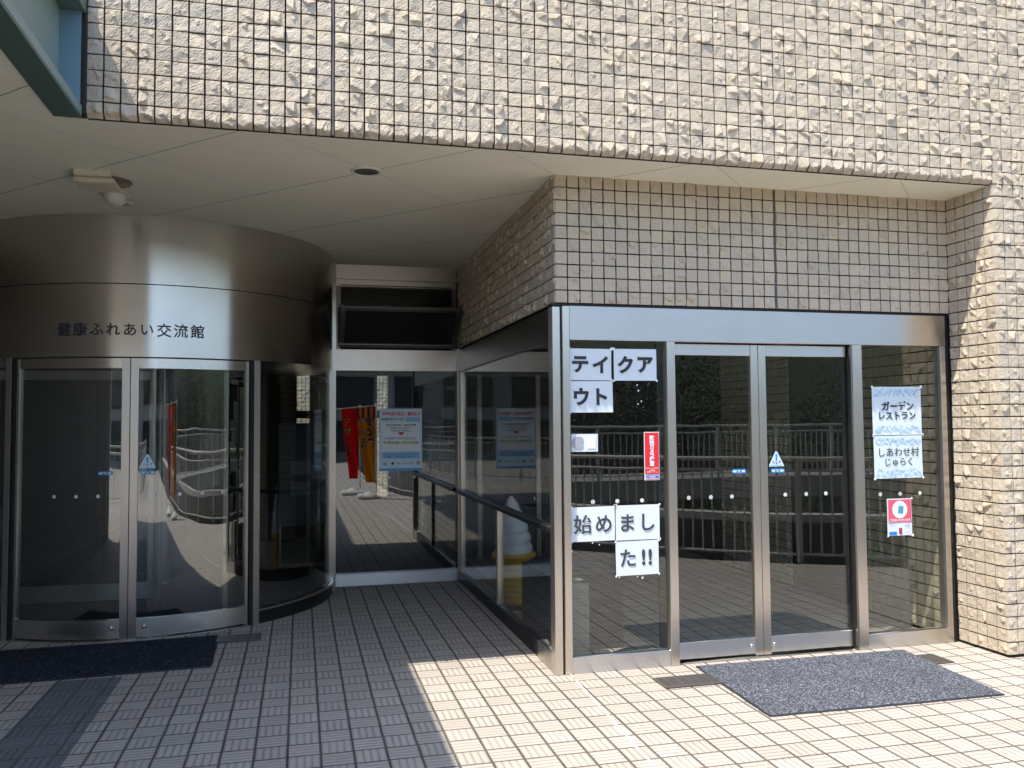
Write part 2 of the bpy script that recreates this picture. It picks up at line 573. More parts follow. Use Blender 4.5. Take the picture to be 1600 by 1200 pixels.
# ------------------------------------------------------------------ split-face tile cladding
def tiles(name, blocks, parent, backing, seed=1, extra=None):
    """blocks: (origin, u, v, n, ucount, vcount, Tu, Tv, grid, roughbottom, depth). backing: boxes of mortar."""
    rng = np.random.default_rng(seed)
    V, FQ, COL = [], [], []
    off = 0
    for (o, u, v, n, nu, nv, Tu, Tv, g, rb, depth) in blocks:
        o, u, v, n = (np.array(a, float) for a in (o, u, v, n))
        M = nu * nv
        iu, iv = np.meshgrid(np.arange(nu), np.arange(nv), indexing='ij')
        iu, iv = iu.ravel(), iv.ravel()
        s = np.linspace(0, 1, g)
        a, b = np.meshgrid(s, s, indexing='ij')
        a, b = a.ravel()[None, :], b.ravel()[None, :]
        lev = rng.uniform(0.0, 0.004, (M, 1))
        h = lev + rng.normal(0, 0.0035, (M, 1)) * (a - .5) + rng.normal(0, 0.0035, (M, 1)) * (b - .5)
        # coarse undulation, bilinear over a 3x3 lattice
        lat = rng.normal(0, 0.0014, (M, 4, 4))
        ga, gb = a * 2.999, b * 2.999
        i0, j0 = ga.astype(int), gb.astype(int)
        fa, fb = ga - i0, gb - j0
        ar = np.arange(M)[:, None]
        h = h + lat[ar, i0, j0] * (1 - fa) * (1 - fb) + lat[ar, i0 + 1, j0] * fa * (1 - fb) + lat[ar, i0, j0 + 1] * (1 - fa) * fb + lat[ar, i0 + 1, j0 + 1] * fa * fb
        # broken lumps: min of facets round a peak
        for rep in range(2):
            has = rng.random((M, 1)) < (0.46 if rep == 0 else 0.24)
            if rb:
                has = has | (iv[:, None] == 0)
            H = rng.uniform(0.007, 0.025, (M, 1)) * has * (1 if rep == 0 else 0.6)
            pa = rng.uniform(0.25, 0.98, (M, 1))
            pb = rng.uniform(0.02, 0.75, (M, 1))
            if rb:
                pb = np.where(iv[:, None] == 0, rng.uniform(0.0, 0.5, (M, 1)), pb)
            lump = np.full((M, g * g), 9.0)
            th0 = rng.uniform(0, 6.28, (M, 1))
            for k in range(5):
                th = th0 + k * 6.283 / 5 + rng.normal(0, 0.35, (M, 1))
                # facets facing down-right are steep broken faces
                st = 0.5 + 0.5 * np.cos(th + 1.15)
                sl = (0.018 + 0.21 * st ** 2.4) * rng.uniform(0.6, 1.6, (M, 1))
                pl = H - sl * np.maximum(0, (a - pa) * np.cos(th) + (b - pb) * np.sin(th) - rng.uniform(-0.1, 0.12, (M, 1)))
                lump = np.minimum(lump, pl)
            h = np.maximum(h, np.minimum(lump, H + lev) + 0.0)
        h += rng.normal(0, 0.0006, h.shape)
        rim = (np.minimum(np.minimum(a, 1 - a), np.minimum(b, 1 - b)) < 1e-6)
        h = np.where(rim, h * 0.80, h)
        lo = -0.004
        if rb:
            first = (iv[:, None] == 0)
            ctl = np.clip(rng.normal(0.27, 0.11, (M, 4)), .04, .6)
            xs_ = np.linspace(0, 2.999, g)
            k0 = xs_.astype(int)
            tcol = (ctl[:, k0] * (1 - (xs_ - k0)) + ctl[:, k0 + 1] * (xs_ - k0))[:, np.repeat(np.arange(g), g)]
            h = h - first * np.maximum(0, tcol - b) * rng.uniform(0.07, 0.13, (M, 1))
            lo = np.where(first, -0.030, -0.004)
        h = np.clip(h, lo, 0.036)
        gap_u, gap_v = 0.0086 / Tu, 0.0082 / Tv
        jit = rng.normal(0, 0.006, (M, 2))
        A = (iu[:, None] + gap_u / 2 + a * (1 - gap_u) + jit[:, :1] * 0.5) * Tu
        B = (iv[:, None] + gap_v / 2 + b * (1 - gap_v) + jit[:, 1:] * 0.5) * Tv
        P = o + A[..., None] * u + B[..., None] * v + h[..., None] * n
        # skirt
        ring = [i * g for i in range(g)] + [(g - 1) * g + j for j in range(1, g)] + [i * g + g - 1 for i in range(g - 2, -1, -1)] + [j for j in range(g - 2, 0, -1)]
        S = o + A[:, ring, None] * u + B[:, ring, None] * v - depth * n
        nr = len(ring)
        allv = np.concatenate([P, S], 1)
        per = g * g + nr
        q = []
        cr = np.cross(u, v) @ n > 0
        for i in range(g - 1):
            for j in range(g - 1):
                f = (i * g + j, (i + 1) * g + j, (i + 1) * g + j + 1, i * g + j + 1)
                q.append(f if cr else f[::-1])
        for k in range(nr):
            l = (k + 1) % nr
            f = (ring[k], g * g + k, g * g + l, ring[l])
            q.append(f if cr else f[::-1])
        q = np.array(q)[None] + (np.arange(M) * per)[:, None, None] + off
        pal = np.array([(0.60, 0.515, 0.405), (0.57, 0.495, 0.395), (0.615, 0.53, 0.41), (0.575, 0.50, 0.415), (0.585, 0.505, 0.41), (0.55, 0.48, 0.395), (0.605, 0.525, 0.42), (0.595, 0.515, 0.415), (0.62, 0.525, 0.395)])
        c = pal[rng.integers(0, len(pal), M)] * rng.uniform(0.88, 0.98, (M, 1)) * np.array([[1.0, 0.98, 0.935]])
        COL.append(np.repeat(np.concatenate([c, np.ones((M, 1))], 1), per, 0))
        V.append(allv.reshape(-1, 3))
        FQ.append(q.reshape(-1, 4))
        off += M * per
    mb = MB()
    for bx in backing:
        mb.box(*bx[:6], bx[6] if len(bx) > 6 else MORTAR)
    bv = np.array(mb.v, float).reshape(-1, 3)
    V.append(bv)
    FQ.append(np.array(mb.f).reshape(-1, 4) + off)
    COL.append(np.tile(np.array([[.2, .18, .16, 1]]), (len(bv), 1)))
    V, FQ, COL = np.concatenate(V), np.concatenate(FQ), np.concatenate(COL)
    o3 = np.array(parent["_o"])
    V = V - o3
    me = bpy.data.meshes.new(name)
    me.vertices.add(len(V))
    me.vertices.foreach_set("co", V.ravel())
    nf = len(FQ)
    me.loops.add(nf * 4)
    me.polygons.add(nf)
    me.loops.foreach_set("vertex_index", FQ.ravel().astype(np.int32).tolist())
    me.polygons.foreach_set("loop_start", (np.arange(nf) * 4).astype(np.int32).tolist())
    me.materials.append(STONE)
    for m in mb.mats:
        me.materials.append(m)
    mi = np.zeros(nf, np.int32)
    mi[nf - len(mb.f):] = np.array(mb.mi, np.int32) + 1
    me.polygons.foreach_set("material_index", mi.tolist())
    me.polygons.foreach_set("use_smooth", [False] * nf)
    ca = me.attributes.new("Col", 'FLOAT_COLOR', 'POINT')
    ca.data.foreach_set("color", COL.ravel())
    me.update(calc_edges=True)
    me.validate()
    return link(name, me, parent, tuple(o3))


# ================================================================== THE GROUND
PLAZA_EDGE = [(9.0, -1.45), (6.5, -1.95), (5.2, -2.35), (4.11, -2.85), (3.5, -3.2), (2.93, -3.6), (2.3, -4.15), (1.72, -4.75), (1.2, -5.45), (0.85, -6.2), (0.6, -7.2), (0.5, -8.5), (0.45, -12.0), (0.45, -24.0)]
pv = MB()
poly = [(-22, 16), (-22, -24)] + PLAZA_EDGE[::-1] + [(9.0, 16)]
n_ = len(poly)
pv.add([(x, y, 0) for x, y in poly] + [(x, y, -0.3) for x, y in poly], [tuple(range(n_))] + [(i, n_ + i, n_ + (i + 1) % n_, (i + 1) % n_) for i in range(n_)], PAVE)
struct(pv.build("pavement"))

g = MB()
NG = 40
vs = []
for i in range(NG + 1):
    for j in range(NG + 1):
        x, y = -220 + 440 * i / NG, -300 + 440 * j / NG
        d = math.hypot(x, y + 5)
        z = -3.2 + max(0, d - 34) * 0.19 * (1 if y < 5 else 0.0) + (math.sin(x * .11) * math.cos(y * .13)) * 0.5
        vs.append((x, y, min(z, 15)))
gt = NT("bounce_ground_and_slope")
sx_ = gt.n('ShaderNodeSeparateXYZ')
gt.link(gt.obj(), sx_.inputs[0])
dist_ = gt.math('SQRT', gt.math('ADD', gt.math('POWER', gt.math('ABSOLUTE', sx_.outputs[0]), 2.0), gt.math('POWER', gt.math('ABSOLUTE', gt.math('ADD', sx_.outputs[1], 5.0)), 2.0)))
far_ = gt.ramp(dist_, 24.0, 25.0)
gc = gt.mix(far_, gt.mix(gt.noise(1.5, 4), (0.50, 0.46, 0.39), (0.42, 0.39, 0.33)), gt.mix(gt.noise(0.5, 5), (0.028, 0.036, 0.018), (0.045, 0.055, 0.028)))  # near ground made pale to bounce sunlight up to the soffit
gt.principled(gc, 0.95, 0, spec=0.2)
SOIL = gt.m
g.add(vs, [(i * (NG + 1) + j, (i + 1) * (NG + 1) + j, (i + 1) * (NG + 1) + j + 1, i * (NG + 1) + j + 1) for i in range(NG) for j in range(NG)], SOIL, True)
struct(g.build("ground"))

# dark band of paving and the white sealed joint
b = MB()
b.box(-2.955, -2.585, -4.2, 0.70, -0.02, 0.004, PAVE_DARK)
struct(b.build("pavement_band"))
b = MB()
ys = np.arange(0.0, -3.6, -0.035)
prev = None
vs, fs = [], []
for k, yy in enumerate(ys):
    xx = 0.076 + 0.075 * yy / 1.4 + random.uniform(-.003, .003)
    w = random.uniform(0.0035, 0.0075) * (0.3 if random.random() < 0.12 else 1)
    vs += [(xx - w, yy, 0.001), (xx + w, yy, 0.001), (xx - w * .6, yy, 0.005), (xx + w * .6, yy, 0.005)]
for k in range(len(ys) - 1):
    o, p = 4 * k, 4 * k + 4
    fs += [(o, p, p + 2, o + 2), (o + 2, p + 2, p + 3, o + 3), (o + 3, p + 3, p + 1, o + 1)]
b.add(vs, fs, plain("white_joint_filler", (0.75, 0.72, 0.66), 0.9, var=0.2, scale=60))
struct(b.build("pavement_joint"))

# ================================================================== BUILDING SHELL
bld = thing("entrance_building", (0, 0, 0), "low building clad in rough cream split-stone tiles over a recessed glass entrance", "building")
TB = 0.0806
# facade (upper wall) and the pillar on the right share the plane Y=-.42
FY = -0.42
X0, XJ = -2.590, -1.372
fu1 = (XJ - 0.007 - X0) / 15
fu2 = (2.9 - (XJ + 0.007)) / 53
NVF = 20
up = (0, 0, 1)
facade = [((X0, FY, 3.094), (1, 0, 0), up, (0, -1, 0), 15, NVF, fu1, .081, 11, True, 0.035),
          ((XJ + 0.007, FY, 3.094), (1, 0, 0), up, (0, -1, 0), 53, NVF, fu2, .081, 11, True, 0.035),
          ((2.9, FY, 3.094), (1, 0, 0), up, (0, -1, 0), 14, NVF, .081, .081, 11, False, 0.035)]
tiles("facade_wall", facade, bld, [(X0 + 0.004, 4.0, FY + 0.010, -0.12, 3.130, 7.0), (X0 + 0.004, 4.0, FY + 0.034, -0.12, 3.0905, 3.1295), (XJ - 0.0065, XJ + 0.0065, FY + 0.002, FY + 0.0095, 3.094, 4.72, SEALANT)], 3)
pier = [((2.9, FY, 0.018), (1, 0, 0), up, (0, -1, 0), 14, 38, .081, .081, 10, False, 0.035),
        ((2.9, 0.0, 0.018), (0, -1, 0), up, (-1, 0, 0), 5, 38, .0838, .081, 10, False, 0.035)]
tiles("wall_pier", pier, bld, [(2.910, 4.0, FY + 0.010, 0.3, 0.0, 3.092)], 5)
lint = [((0.0, 0.0, 2.284), (1, 0, 0), up, (0, -1, 0), 19, 10, 1.531 / 19, .081, 9, False, 0.035),
        ((1.543, 0.0, 2.284), (1, 0, 0), up, (0, -1, 0), 17, 10, 1.357 / 17, .081, 9, False, 0.035)]
tiles("lintel_wall", lint, bld, [(0.010, 2.909, 0.010, 0.25, 2.2835, 3.0895), (1.5315, 1.5425, 0.002, 0.0095, 2.284, 3.089, SEALANT)], 9)
ret = [((0.0, 3.30, 2.284), (0, -1, 0), up, (-1, 0, 0), 41, 10, 3.3 / 41, .081, 9, False, 0.035)]
tiles("return_wall", ret, bld, [(0.010, 0.24, 0.251, 3.6, 2.2835, 3.0895)], 12)
inw = [((2.9, 1.0, 0.018), (0, -1, 0), up, (-1, 0, 0), 11, 28, .0855, .081, 5, False, 0.03),
       ((2.9, 3.35, 0.018), (0, -1, 0), up, (-1, 0, 0), 16, 28, .0813, .081, 5, False, 0.03)]
tiles("interior_wall", inw, bld, [(2.912, 3.1, 0.301, 1.0, 0.0, 2.5), (2.912, 3.1, 2.05, 3.36, 0.0, 2.5)], 15)

s = MB()
# soffit under the overhang (and on under the porch roof to the left)
s.box(-6.0, 2.898, -0.385, 3.56, 3.09, 3.20, SOFFIT)
s.box(-6.0, -2.70, -7.6, -0.3855, 3.09, 3.20, SOFFIT)
s.build("soffit", bld)
def shell(name, *bx):
    s = MB()
    s.box(*bx)
    return s.build(name, bld)


shell("roof", -6.0, 9.0, -0.119, 3.3, 3.2005, 3.5, CONCRETE)
shell("roof", -9.2, 9.0, 3.301, 11.0, 3.2005, 3.5, CONCRETE)
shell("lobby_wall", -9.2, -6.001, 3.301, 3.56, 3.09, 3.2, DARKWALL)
shell("porch_roof", -6.0, -2.735, -7.6, -0.12, 3.2005, 3.62, CONCRETE)
slits = [(-1.56, -1.33), (-0.12, 0.09), (1.45, 1.66)]
s = MB()
xx = -9.2
for a_, b2_ in slits:
    s.box(xx, a_, 10.8, 11.0, 0, 3.2, DARKWALL)
    s.box(a_, b2_, 10.8, 11.0, 0, 0.2, DARKWALL)
    s.box(a_, b2_, 10.8, 11.0, 2.45, 3.2, DARKWALL)
    xx = b2_
s.box(xx, 9.0, 10.8, 11.0, 0, 3.2, DARKWALL)
rwall = s.build("rear_wall", bld)
for a_, b2_ in slits:
    s = MB()
    s.box(a_, b2_, 10.84, 10.96, 1.66, 1.80, DARKSTEEL)
    s.build("window_bar", rwall)
shell("lobby_wall", -9.2, -9.0, 3.561, 10.79, 0, 3.0895, DARKWALL)
shell("lobby_wall", 8.8, 9.0, 0.401, 10.79, 0, 3.2, DARKWALL)
shell("porch_wall", -9.2, -4.20, 3.30, 3.56, 0, 3.0895, CONCRETE)
shell("porch_wall", -5.4, -5.2, -4.2, 3.2995, 0, 3.0895, plain("dark_brown_panel", (0.20, 0.175, 0.15), .6))  # wall out of view, lengthened to darken reflections in the drum
shell("outer_wall", 4.001, 9.0, -0.40, 0.4, 0, 7.0, CONCRETE)
# dark inner partitions that close the lobby off
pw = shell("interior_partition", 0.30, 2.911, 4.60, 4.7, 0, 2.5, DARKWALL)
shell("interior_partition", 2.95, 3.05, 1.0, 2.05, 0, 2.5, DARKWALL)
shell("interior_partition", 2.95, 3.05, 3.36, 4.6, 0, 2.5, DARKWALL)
for nm, bx in (("door_frame", (1.15, 1.20, 4.52, 4.599, 0, 2.1, STEEL_V)), ("door_frame", (0.45, 0.50, 4.52, 4.599, 0, 2.1, STEEL_V)), ("inner_door", (0.501, 1.149, 4.54, 4.599, 0.01, 2.08, BLACK))):
    s = MB()
    s.box(*bx)
    s.build(nm, pw)
s = MB()
s.box(0.06, 2.91, 0.26, 4.6, 2.42, 2.46, plain("white_ceiling_board", (0.72, 0.71, 0.68), 0.9))
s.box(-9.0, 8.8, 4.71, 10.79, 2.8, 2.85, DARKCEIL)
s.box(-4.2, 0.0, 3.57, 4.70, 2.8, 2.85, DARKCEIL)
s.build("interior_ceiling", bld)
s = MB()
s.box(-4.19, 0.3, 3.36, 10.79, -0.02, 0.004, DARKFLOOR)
s.build("interior_floor", bld)

# porch edge beam
bm_ = thing("porch_edge_beam", (-2.65, -0.45, 3.07), "teal painted steel edge beam of the porch roof meeting the tiled wall", "beam")
t = MB()
t.box(-2.728, -2.600, -7.6, -0.455, 3.072, 3.088, TEAL, 0.002)
t.box(-2.612, -2.600, -7.6, -0.455, 3.0885, 3.135, TEAL_SKYLIT)
t.build("bottom_flange", bm_)
t = MB()
t.box(-2.720, -2.702, -7.6, -0.455, 3.0885, 3.61, TEAL_SKYLIT)
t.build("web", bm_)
t = MB()
t.box(-2.728, -2.588, -7.6, -0.455, 3.6105, 3.66, TEAL)
t.build("top_flange", bm_)
t = MB()
t.box(-2.7015, -2.606, -0.475, -0.460, 3.136, 3.6095, plain("blue_teal_paint", (0.17, 0.29, 0.36), 0.4))
t.build("end_plate", bm_)
t = MB()
t.box(-2.728, -2.587, -0.4545, -0.386, 3.096, 4.60, BLACK)  # black box stands for the shade in the gap and blocks the sky
t.build("shaded_gap_fill", bm_)

# ================================================================== STOREFRONT
sf = thing("glass_storefront", (1.43, 0.05, 0), "stainless framed glass storefront with two automatic sliding doors under the tiled lintel", "storefront")
t = MB()
t.box(-0.022, 0.030, 0.004, 0.09, 0.0, 2.262, STEEL_V, 0.003)
t.box(0.0305, 0.0405, 0.03, 0.09, 0.0, 2.262, BLACK)
t.box(0.041, 0.089, -0.004, 0.085, 0.0, 2.266, STEEL_V, 0.003)
t.build("corner_post", sf)
t = MB()
t.box(0.0895, 2.862, 0.0, 0.075, 2.055, 2.268, STEEL, 0.002)
t.build("header", sf)
t = MB()
t.box(-0.02, 2.895, 0.012, 0.10, 2.2685, 2.2832, BLACK)
t.box(2.8625, 2.895, 0.010, 0.08, 0.0, 2.268, DARKSTEEL)
t.build("shadow_gap", sf)
t = MB()
t.box(0.742, 0.800, 0.0, 0.08, 0.0, 2.0545, STEEL_V, 0.002)
t.build("mullion", sf)
t = MB()
t.box(2.108, 2.182, 0.0, 0.08, 0.0, 2.0545, STEEL_V, 0.002)
t.box(2.096, 2.1075, 0.004, 0.08, 0.0, 2.0545, STEEL_GREY)
t.build("mullion", sf)
t = MB()
t.box(2.818, 2.862, 0.004, 0.08, 0.0, 2.0545, STEEL_V, 0.002)
t.build("jamb", sf)
t = MB()
t.box(0.0895, 0.7415, 0.006, 0.07, 0.0, 0.100, STEEL, 0.002)
t.build("sill", sf)
t = MB()
t.box(2.1825, 2.8175, 0.006, 0.07, 0.0, 0.098, STEEL, 0.002)
t.build("sill", sf)
t = MB()
t.box(0.8005, 2.0695, 0.02, 0.10, 0.0, 0.006, STEEL)
t.build("door_track", sf)


def dots(mb_, spots, y, z):
    for x in spots:
        mb_.disc(x, z, 0.0135, y, WHITE_PLASTIC)
        mb_.disc(x, z, 0.0095, y - 0.0007, GREYPRINT if random.random() < .5 else PAPER, 0.0006)
        mb_.disc(x + 0.0015, z - 0.002, 0.0045, y - 0.0013, TAPE, 0.0005)


def fixed_pane(x0, x1, z0, z1, spots, zd):
    t = MB()
    t.box(x0, x1, 0.030, 0.038, z0, z1, GLASS)
    p = t.build("window_pane", sf)
    for x in spots:
        t = MB()
        dots(t, [x], 0.0285, zd)
        t.build("dot_sticker", p)
    return p


fixed_pane(0.0905, 0.7410, 0.1005, 2.0545, (0.241, 0.403, 0.570), 1.043)
fixed_pane(2.1828, 2.8172, 0.0985, 2.0545, (2.321, 2.479, 2.639), 1.032)


def arrow_sticker(x, z, sgn, parent, y, w=0.105, h=0.028):
    t = MB()
    hw, hh = w / 2, h / 2
    t.poly([(x - sgn * hw, z - hh), (x + sgn * (hw - .012), z - hh), (x + sgn * hw, z), (x + sgn * (hw - .012), z + hh), (x - sgn * hw, z + hh)][::int(sgn)], y, BLUE)
    t.poly([(x - sgn * (hw - .007), z - hh + .007), (x + sgn * (hw - .016), z - hh + .007), (x + sgn * (hw - .008), z), (x + sgn * (hw - .016), z + hh - .007), (x - sgn * (hw - .007), z + hh - .007)][::int(sgn)], y - 0.0007, PALEBLUE)
    put_text(t, "自—動", x - sgn * .004, z, 0.014, y - 0.0012, INK, 0.02)
    return t.build("door_sticker", parent)


def warn_sticker(x, z, parent, y):
    t = MB()
    t.poly([(x - .055, z - .048), (x + .055, z - .048), (x + .055, z - .040), (x + .006, z + .052), (x - .006, z + .052), (x - .055, z - .040)], y, PALEBLUE)
    t.poly([(x - .007, z + .034), (x - .005, z - .012), (x + .005, z - .012), (x + .007, z + .034)][::1], y - 0.0007, BLUE)
    t.disc(x, z - .026, 0.007, y - 0.0007, BLUE)
    put_text(t, "注", x - .024, z - .018, 0.018, y - 0.0007, RED, 0.02)
    put_text(t, "意", x + .024, z - .018, 0.018, y - 0.0007, RED, 0.02)
    t.box(x - .042, x + .042, y - 0.0007, y, z - .044, z - .038, SKYBLUE)
    return t.build("warning_sticker", parent)


def slide_leaf(x0, x1, stile_right):
    lf = thing("sliding_door", (0, 0, 0), "", "")
    del lf["label"], lf["category"]
    lf.parent = sf
    lf.location = (-1.43, -0.05, 0)
    lf["_o"] = [0, 0, 0]
    y0, y1 = 0.040, 0.078
    t = MB()
    if stile_right:
        t.box(x1 - 0.055, x1, y0, y1, 0.012, 2.045, STEEL_V, 0.002)
    else:
        t.box(x0, x0 + 0.055, y0, y1, 0.012, 2.045, STEEL_V, 0.002)
    t.build("door_stile", lf)
    a, b_ = (x0, x1 - 0.0555) if stile_right else (x0 + 0.0555, x1)
    t = MB()
    t.box(a, b_, y0 + .002, y1 - .002, 0.024, 0.128, STEEL, 0.002)
    bx = x1 - 0.052 if stile_right else x0 + 0.052
    t.lathe(0, 0, [(0, .004), (.012, .003), (.014, 0)], STEEL, 16, M=Matrix.Translation((bx + (-.03 if stile_right else .03), y0 + .002, .075)) @ Matrix.Rotation(R(90), 4, 'X'))
    t.build("door_rail", lf)
    t = MB()
    t.box(a, b_, y0 + .002, y1 - .002, 1.972, 2.045, STEEL, 0.002)
    t.build("door_rail", lf)
    t = MB()
    t.box(a, b_, 0.055, 0.063, 0.1285, 1.9715, GLASS)
    t.build("door_pane", lf)
    return lf


l1 = slide_leaf(0.806, 1.4145, True)
l2 = slide_leaf(1.4175, 2.084, False)
for x in (0.905, 1.062, 1.213):
    t = MB(); dots(t, [x], 0.0535, 1.047); t.build("dot_sticker", l1)
for x in (1.606, 1.764, 1.914):
    t = MB(); dots(t, [x], 0.0535, 1.048); t.build("dot_sticker", l2)
arrow_sticker(1.265, 1.211, -1, l1, 0.0535)
arrow_sticker(1.556, 1.209, 1, l2, 0.0535)
warn_sticker(1.545, 1.285, l2, 0.0535)
# narrow dark frame strips where the leaves slide behind the fixed glass
t = MB()
t.box(0.700, 0.738, 0.06, 0.09, 0.1, 2.05, DARKSTEEL)
t.build("sliding_frame", sf)
t = MB()
t.box(2.185, 2.215, 0.06, 0.09, 0.1, 2.05, DARKSTEEL)
t.build("sliding_frame", sf)


# ------------------------------------------------------------------ paper notices behind the fixed glass
def sheet(name, label, cat, x0, x1, z0, z1, y=0.0265, mat=PAPER, rot=0.0, tape=True, group=None, wav=0.0012):
    ox, oz = (x0 + x1) / 2, (z0 + z1) / 2
    t = MB()
    nx, nz = 9, 7
    ph = random.uniform(0, 6)
    vs, fs = [], []
    c, s_ = math.cos(rot), math.sin(rot)
    for k in (0, 1):
        for i in range(nx):
            for j in range(nz):
                a, b_ = x0 + (x1 - x0) * i / (nx - 1) - ox, z0 + (z1 - z0) * j / (nz - 1) - oz
                dy = wav * (math.sin(a * 31 + ph) + math.cos(b_ * 27 + ph * 2 + a * 9)) * 0.7
                vs.append((ox + a * c - b_ * s_, y + dy + k * 0.0006, oz + a * s_ + b_ * c))
    for i in range(nx - 1):
        for j in range(nz - 1):
            q = (i * nz + j, (i + 1) * nz + j, (i + 1) * nz + j + 1, i * nz + j + 1)
            fs.append(q)
            fs.append(tuple(x + nx * nz for x in q[::-1]))
    t.add(vs, fs, mat, True)
    o = t.build(name, None, (ox, y, z0))
    tag(o, label, cat, group)
    if tape:
        for (xx, zz) in ((x0, z0), (x1, z0), (x0, z1), (x1, z1)):
            t = MB()
            if random.random() < .85:
                w = random.uniform(.006, .010)
                a, b_ = xx - ox, zz - oz
                X, Z = ox + a * c - b_ * s_, oz + a * s_ + b_ * c
                t.poly([(X - w, Z - w * .8), (X + w * .8, Z - w), (X + w, Z + w * .9), (X - w * .7, Z + w)], y - 0.0030, TAPE)
                t.build("tape", o)
    return o


def lettering(o, items, name="lettering"):
    for it in items:
        t = MB()
        put_text(t, *it[:-1], **it[-1])
        t.build(name, o)


YT = 0.0228
BIG = 0.118


def big(label, txt, x0, x1, z0, z1, rot=0.0, bold=0.042, mat=INK, size=BIG):
    o = sheet("paper_notice", label, "notice", x0, x1, z0, z1, rot=rot, group="white paper sheets of the takeout message")
    n = len(txt)
    w = x1 - x0
    its = []
    for k, ch in enumerate(txt):
        cx = x0 + w * (k + .5) / n + (0.004 if k == 0 else -0.004) * (1 if n == 2 else 0)
        its.append((ch, cx, (z0 + z1) / 2, size, YT, mat, dict(bold=bold, rot=rot)))
    lettering(o, its)
    return o


big("white paper sheet with black テイ taped under the header beside the corner post", "テイ", 0.091, 0.374, 1.804, 2.003, -0.004)
big("white paper sheet with black クア beside the テイ sheet", "クア", 0.391, 0.681, 1.803, 2.005, 0.003)
big("white paper sheet with black ウト hung below the テイ sheet", "ウト", 0.096, 0.381, 1.602, 1.799, 0.004)
big("white paper sheet reading 始め in grey ink, beside the まし sheet", "始め", 0.097, 0.384, 0.800, 1.013, 0.004, 0.016, plain("grey_ink", (0.05, 0.052, 0.058), .6), 0.122)
big("white paper sheet reading まし in grey ink, above the た!! sheet", "まし", 0.390, 0.686, 0.797, 1.016, 0.0, 0.016, MATS["grey_ink"], 0.122)
o = sheet("paper_notice", "white paper sheet reading た!! in grey ink, lowest of the takeout message", "notice", 0.387, 0.677, 0.577, 0.791, rot=0.008, group="white paper sheets of the takeout message")
lettering(o, [("た", 0.468, 0.687, 0.122, YT, MATS["grey_ink"], dict(bold=0.016)), ("!!", 0.595, 0.687, 0.13, YT, MATS["grey_ink"], dict(bold=0.03, spacing=1.15))])

# stray scraps of tape left on the pane
for (x, z) in ((0.548, 1.775), (0.556, 1.74), (0.552, 1.655), (0.575, 1.672), (0.28, 0.776), (0.41, 0.568), (0.53, 0.566), (0.565, 0.558), (0.10, 0.742), (0.235, 0.79)):
    w = random.uniform(.004, .009)
    t = MB()
    t.poly([(x - w, z - w * .6), (x + w * .3, z - w), (x + w, z + w * .5), (x - w * .2, z + w)], 0.0285, TAPE)
    tag(t.build("tape_scrap", None, (x, 0.0285, z)), "tiny scrap of white tape left on the pane beside the takeout sheets", "tape", "scraps of tape on the pane")

# small card with a grey rounded shape
o = sheet("info_card", "small white card with a grey rounded shape below the ウト sheet", "card", 0.103, 0.277, 1.357, 1.467, tape=False)
t = MB()
pts = []
for k in range(28):
    a = 2 * math.pi * k / 28
    r = 0.040 * (1 + 0.10 * math.cos(2 * a)) - 0.020 * math.exp(-((math.atan2(math.sin(a - .0), math.cos(a - .0))) / .45) ** 2)
    pts.append((0.150 + r * math.cos(a), 1.412 + r * 1.1 * math.sin(a)))
t.poly(pts, YT, GREYPRINT)
t.build("print", o)
t = MB()
t.poly([(.205, 1.375), (.262, 1.375), (.262, 1.452), (.205, 1.452)], YT, plain("pale_yellow_print", (0.78, 0.80, 0.66), .6))
t.build("print", o)

# red camera sticker
o = sheet("camera_sticker", "tall red sticker with white vertical writing beside the first mullion", "sticker", 0.588, 0.692, 1.169, 1.476, mat=PAPER, tape=False, y=0.0265, wav=0.0003)
t = MB()
t.quadxz(0.5925, 0.6875, 1.207, 1.4715, 0.0240, RED)
t.build("red_field", o)
lettering(o, [("監\n視\nカ\nメ\nラ\n設\n置", 0.640, 1.357, 0.034, YT, TAPE, dict(bold=0.035, line=0.78, fith=0.195)),
              ("防犯カメラ作動中", 0.640, 1.245, 0.01, YT, TAPE, dict(fit=0.082)), ("24時間", 0.640, 1.232, 0.01, YT, TAPE, dict(fit=0.035)),
              ("警備システム", 0.640, 1.2215, 0.01, YT, TAPE, dict(fit=0.07)), ("SECOM", 0.640, 1.191, 0.03, YT, plain("deep_blue_print", (0.04, 0.10, 0.55), .5), dict(bold=0.03, fit=0.09, fith=0.018))])
t = MB()
t.quadxz(0.596, 0.684, 1.1715, 1.1755, 0.0240, RED)
t.build("red_line", o)

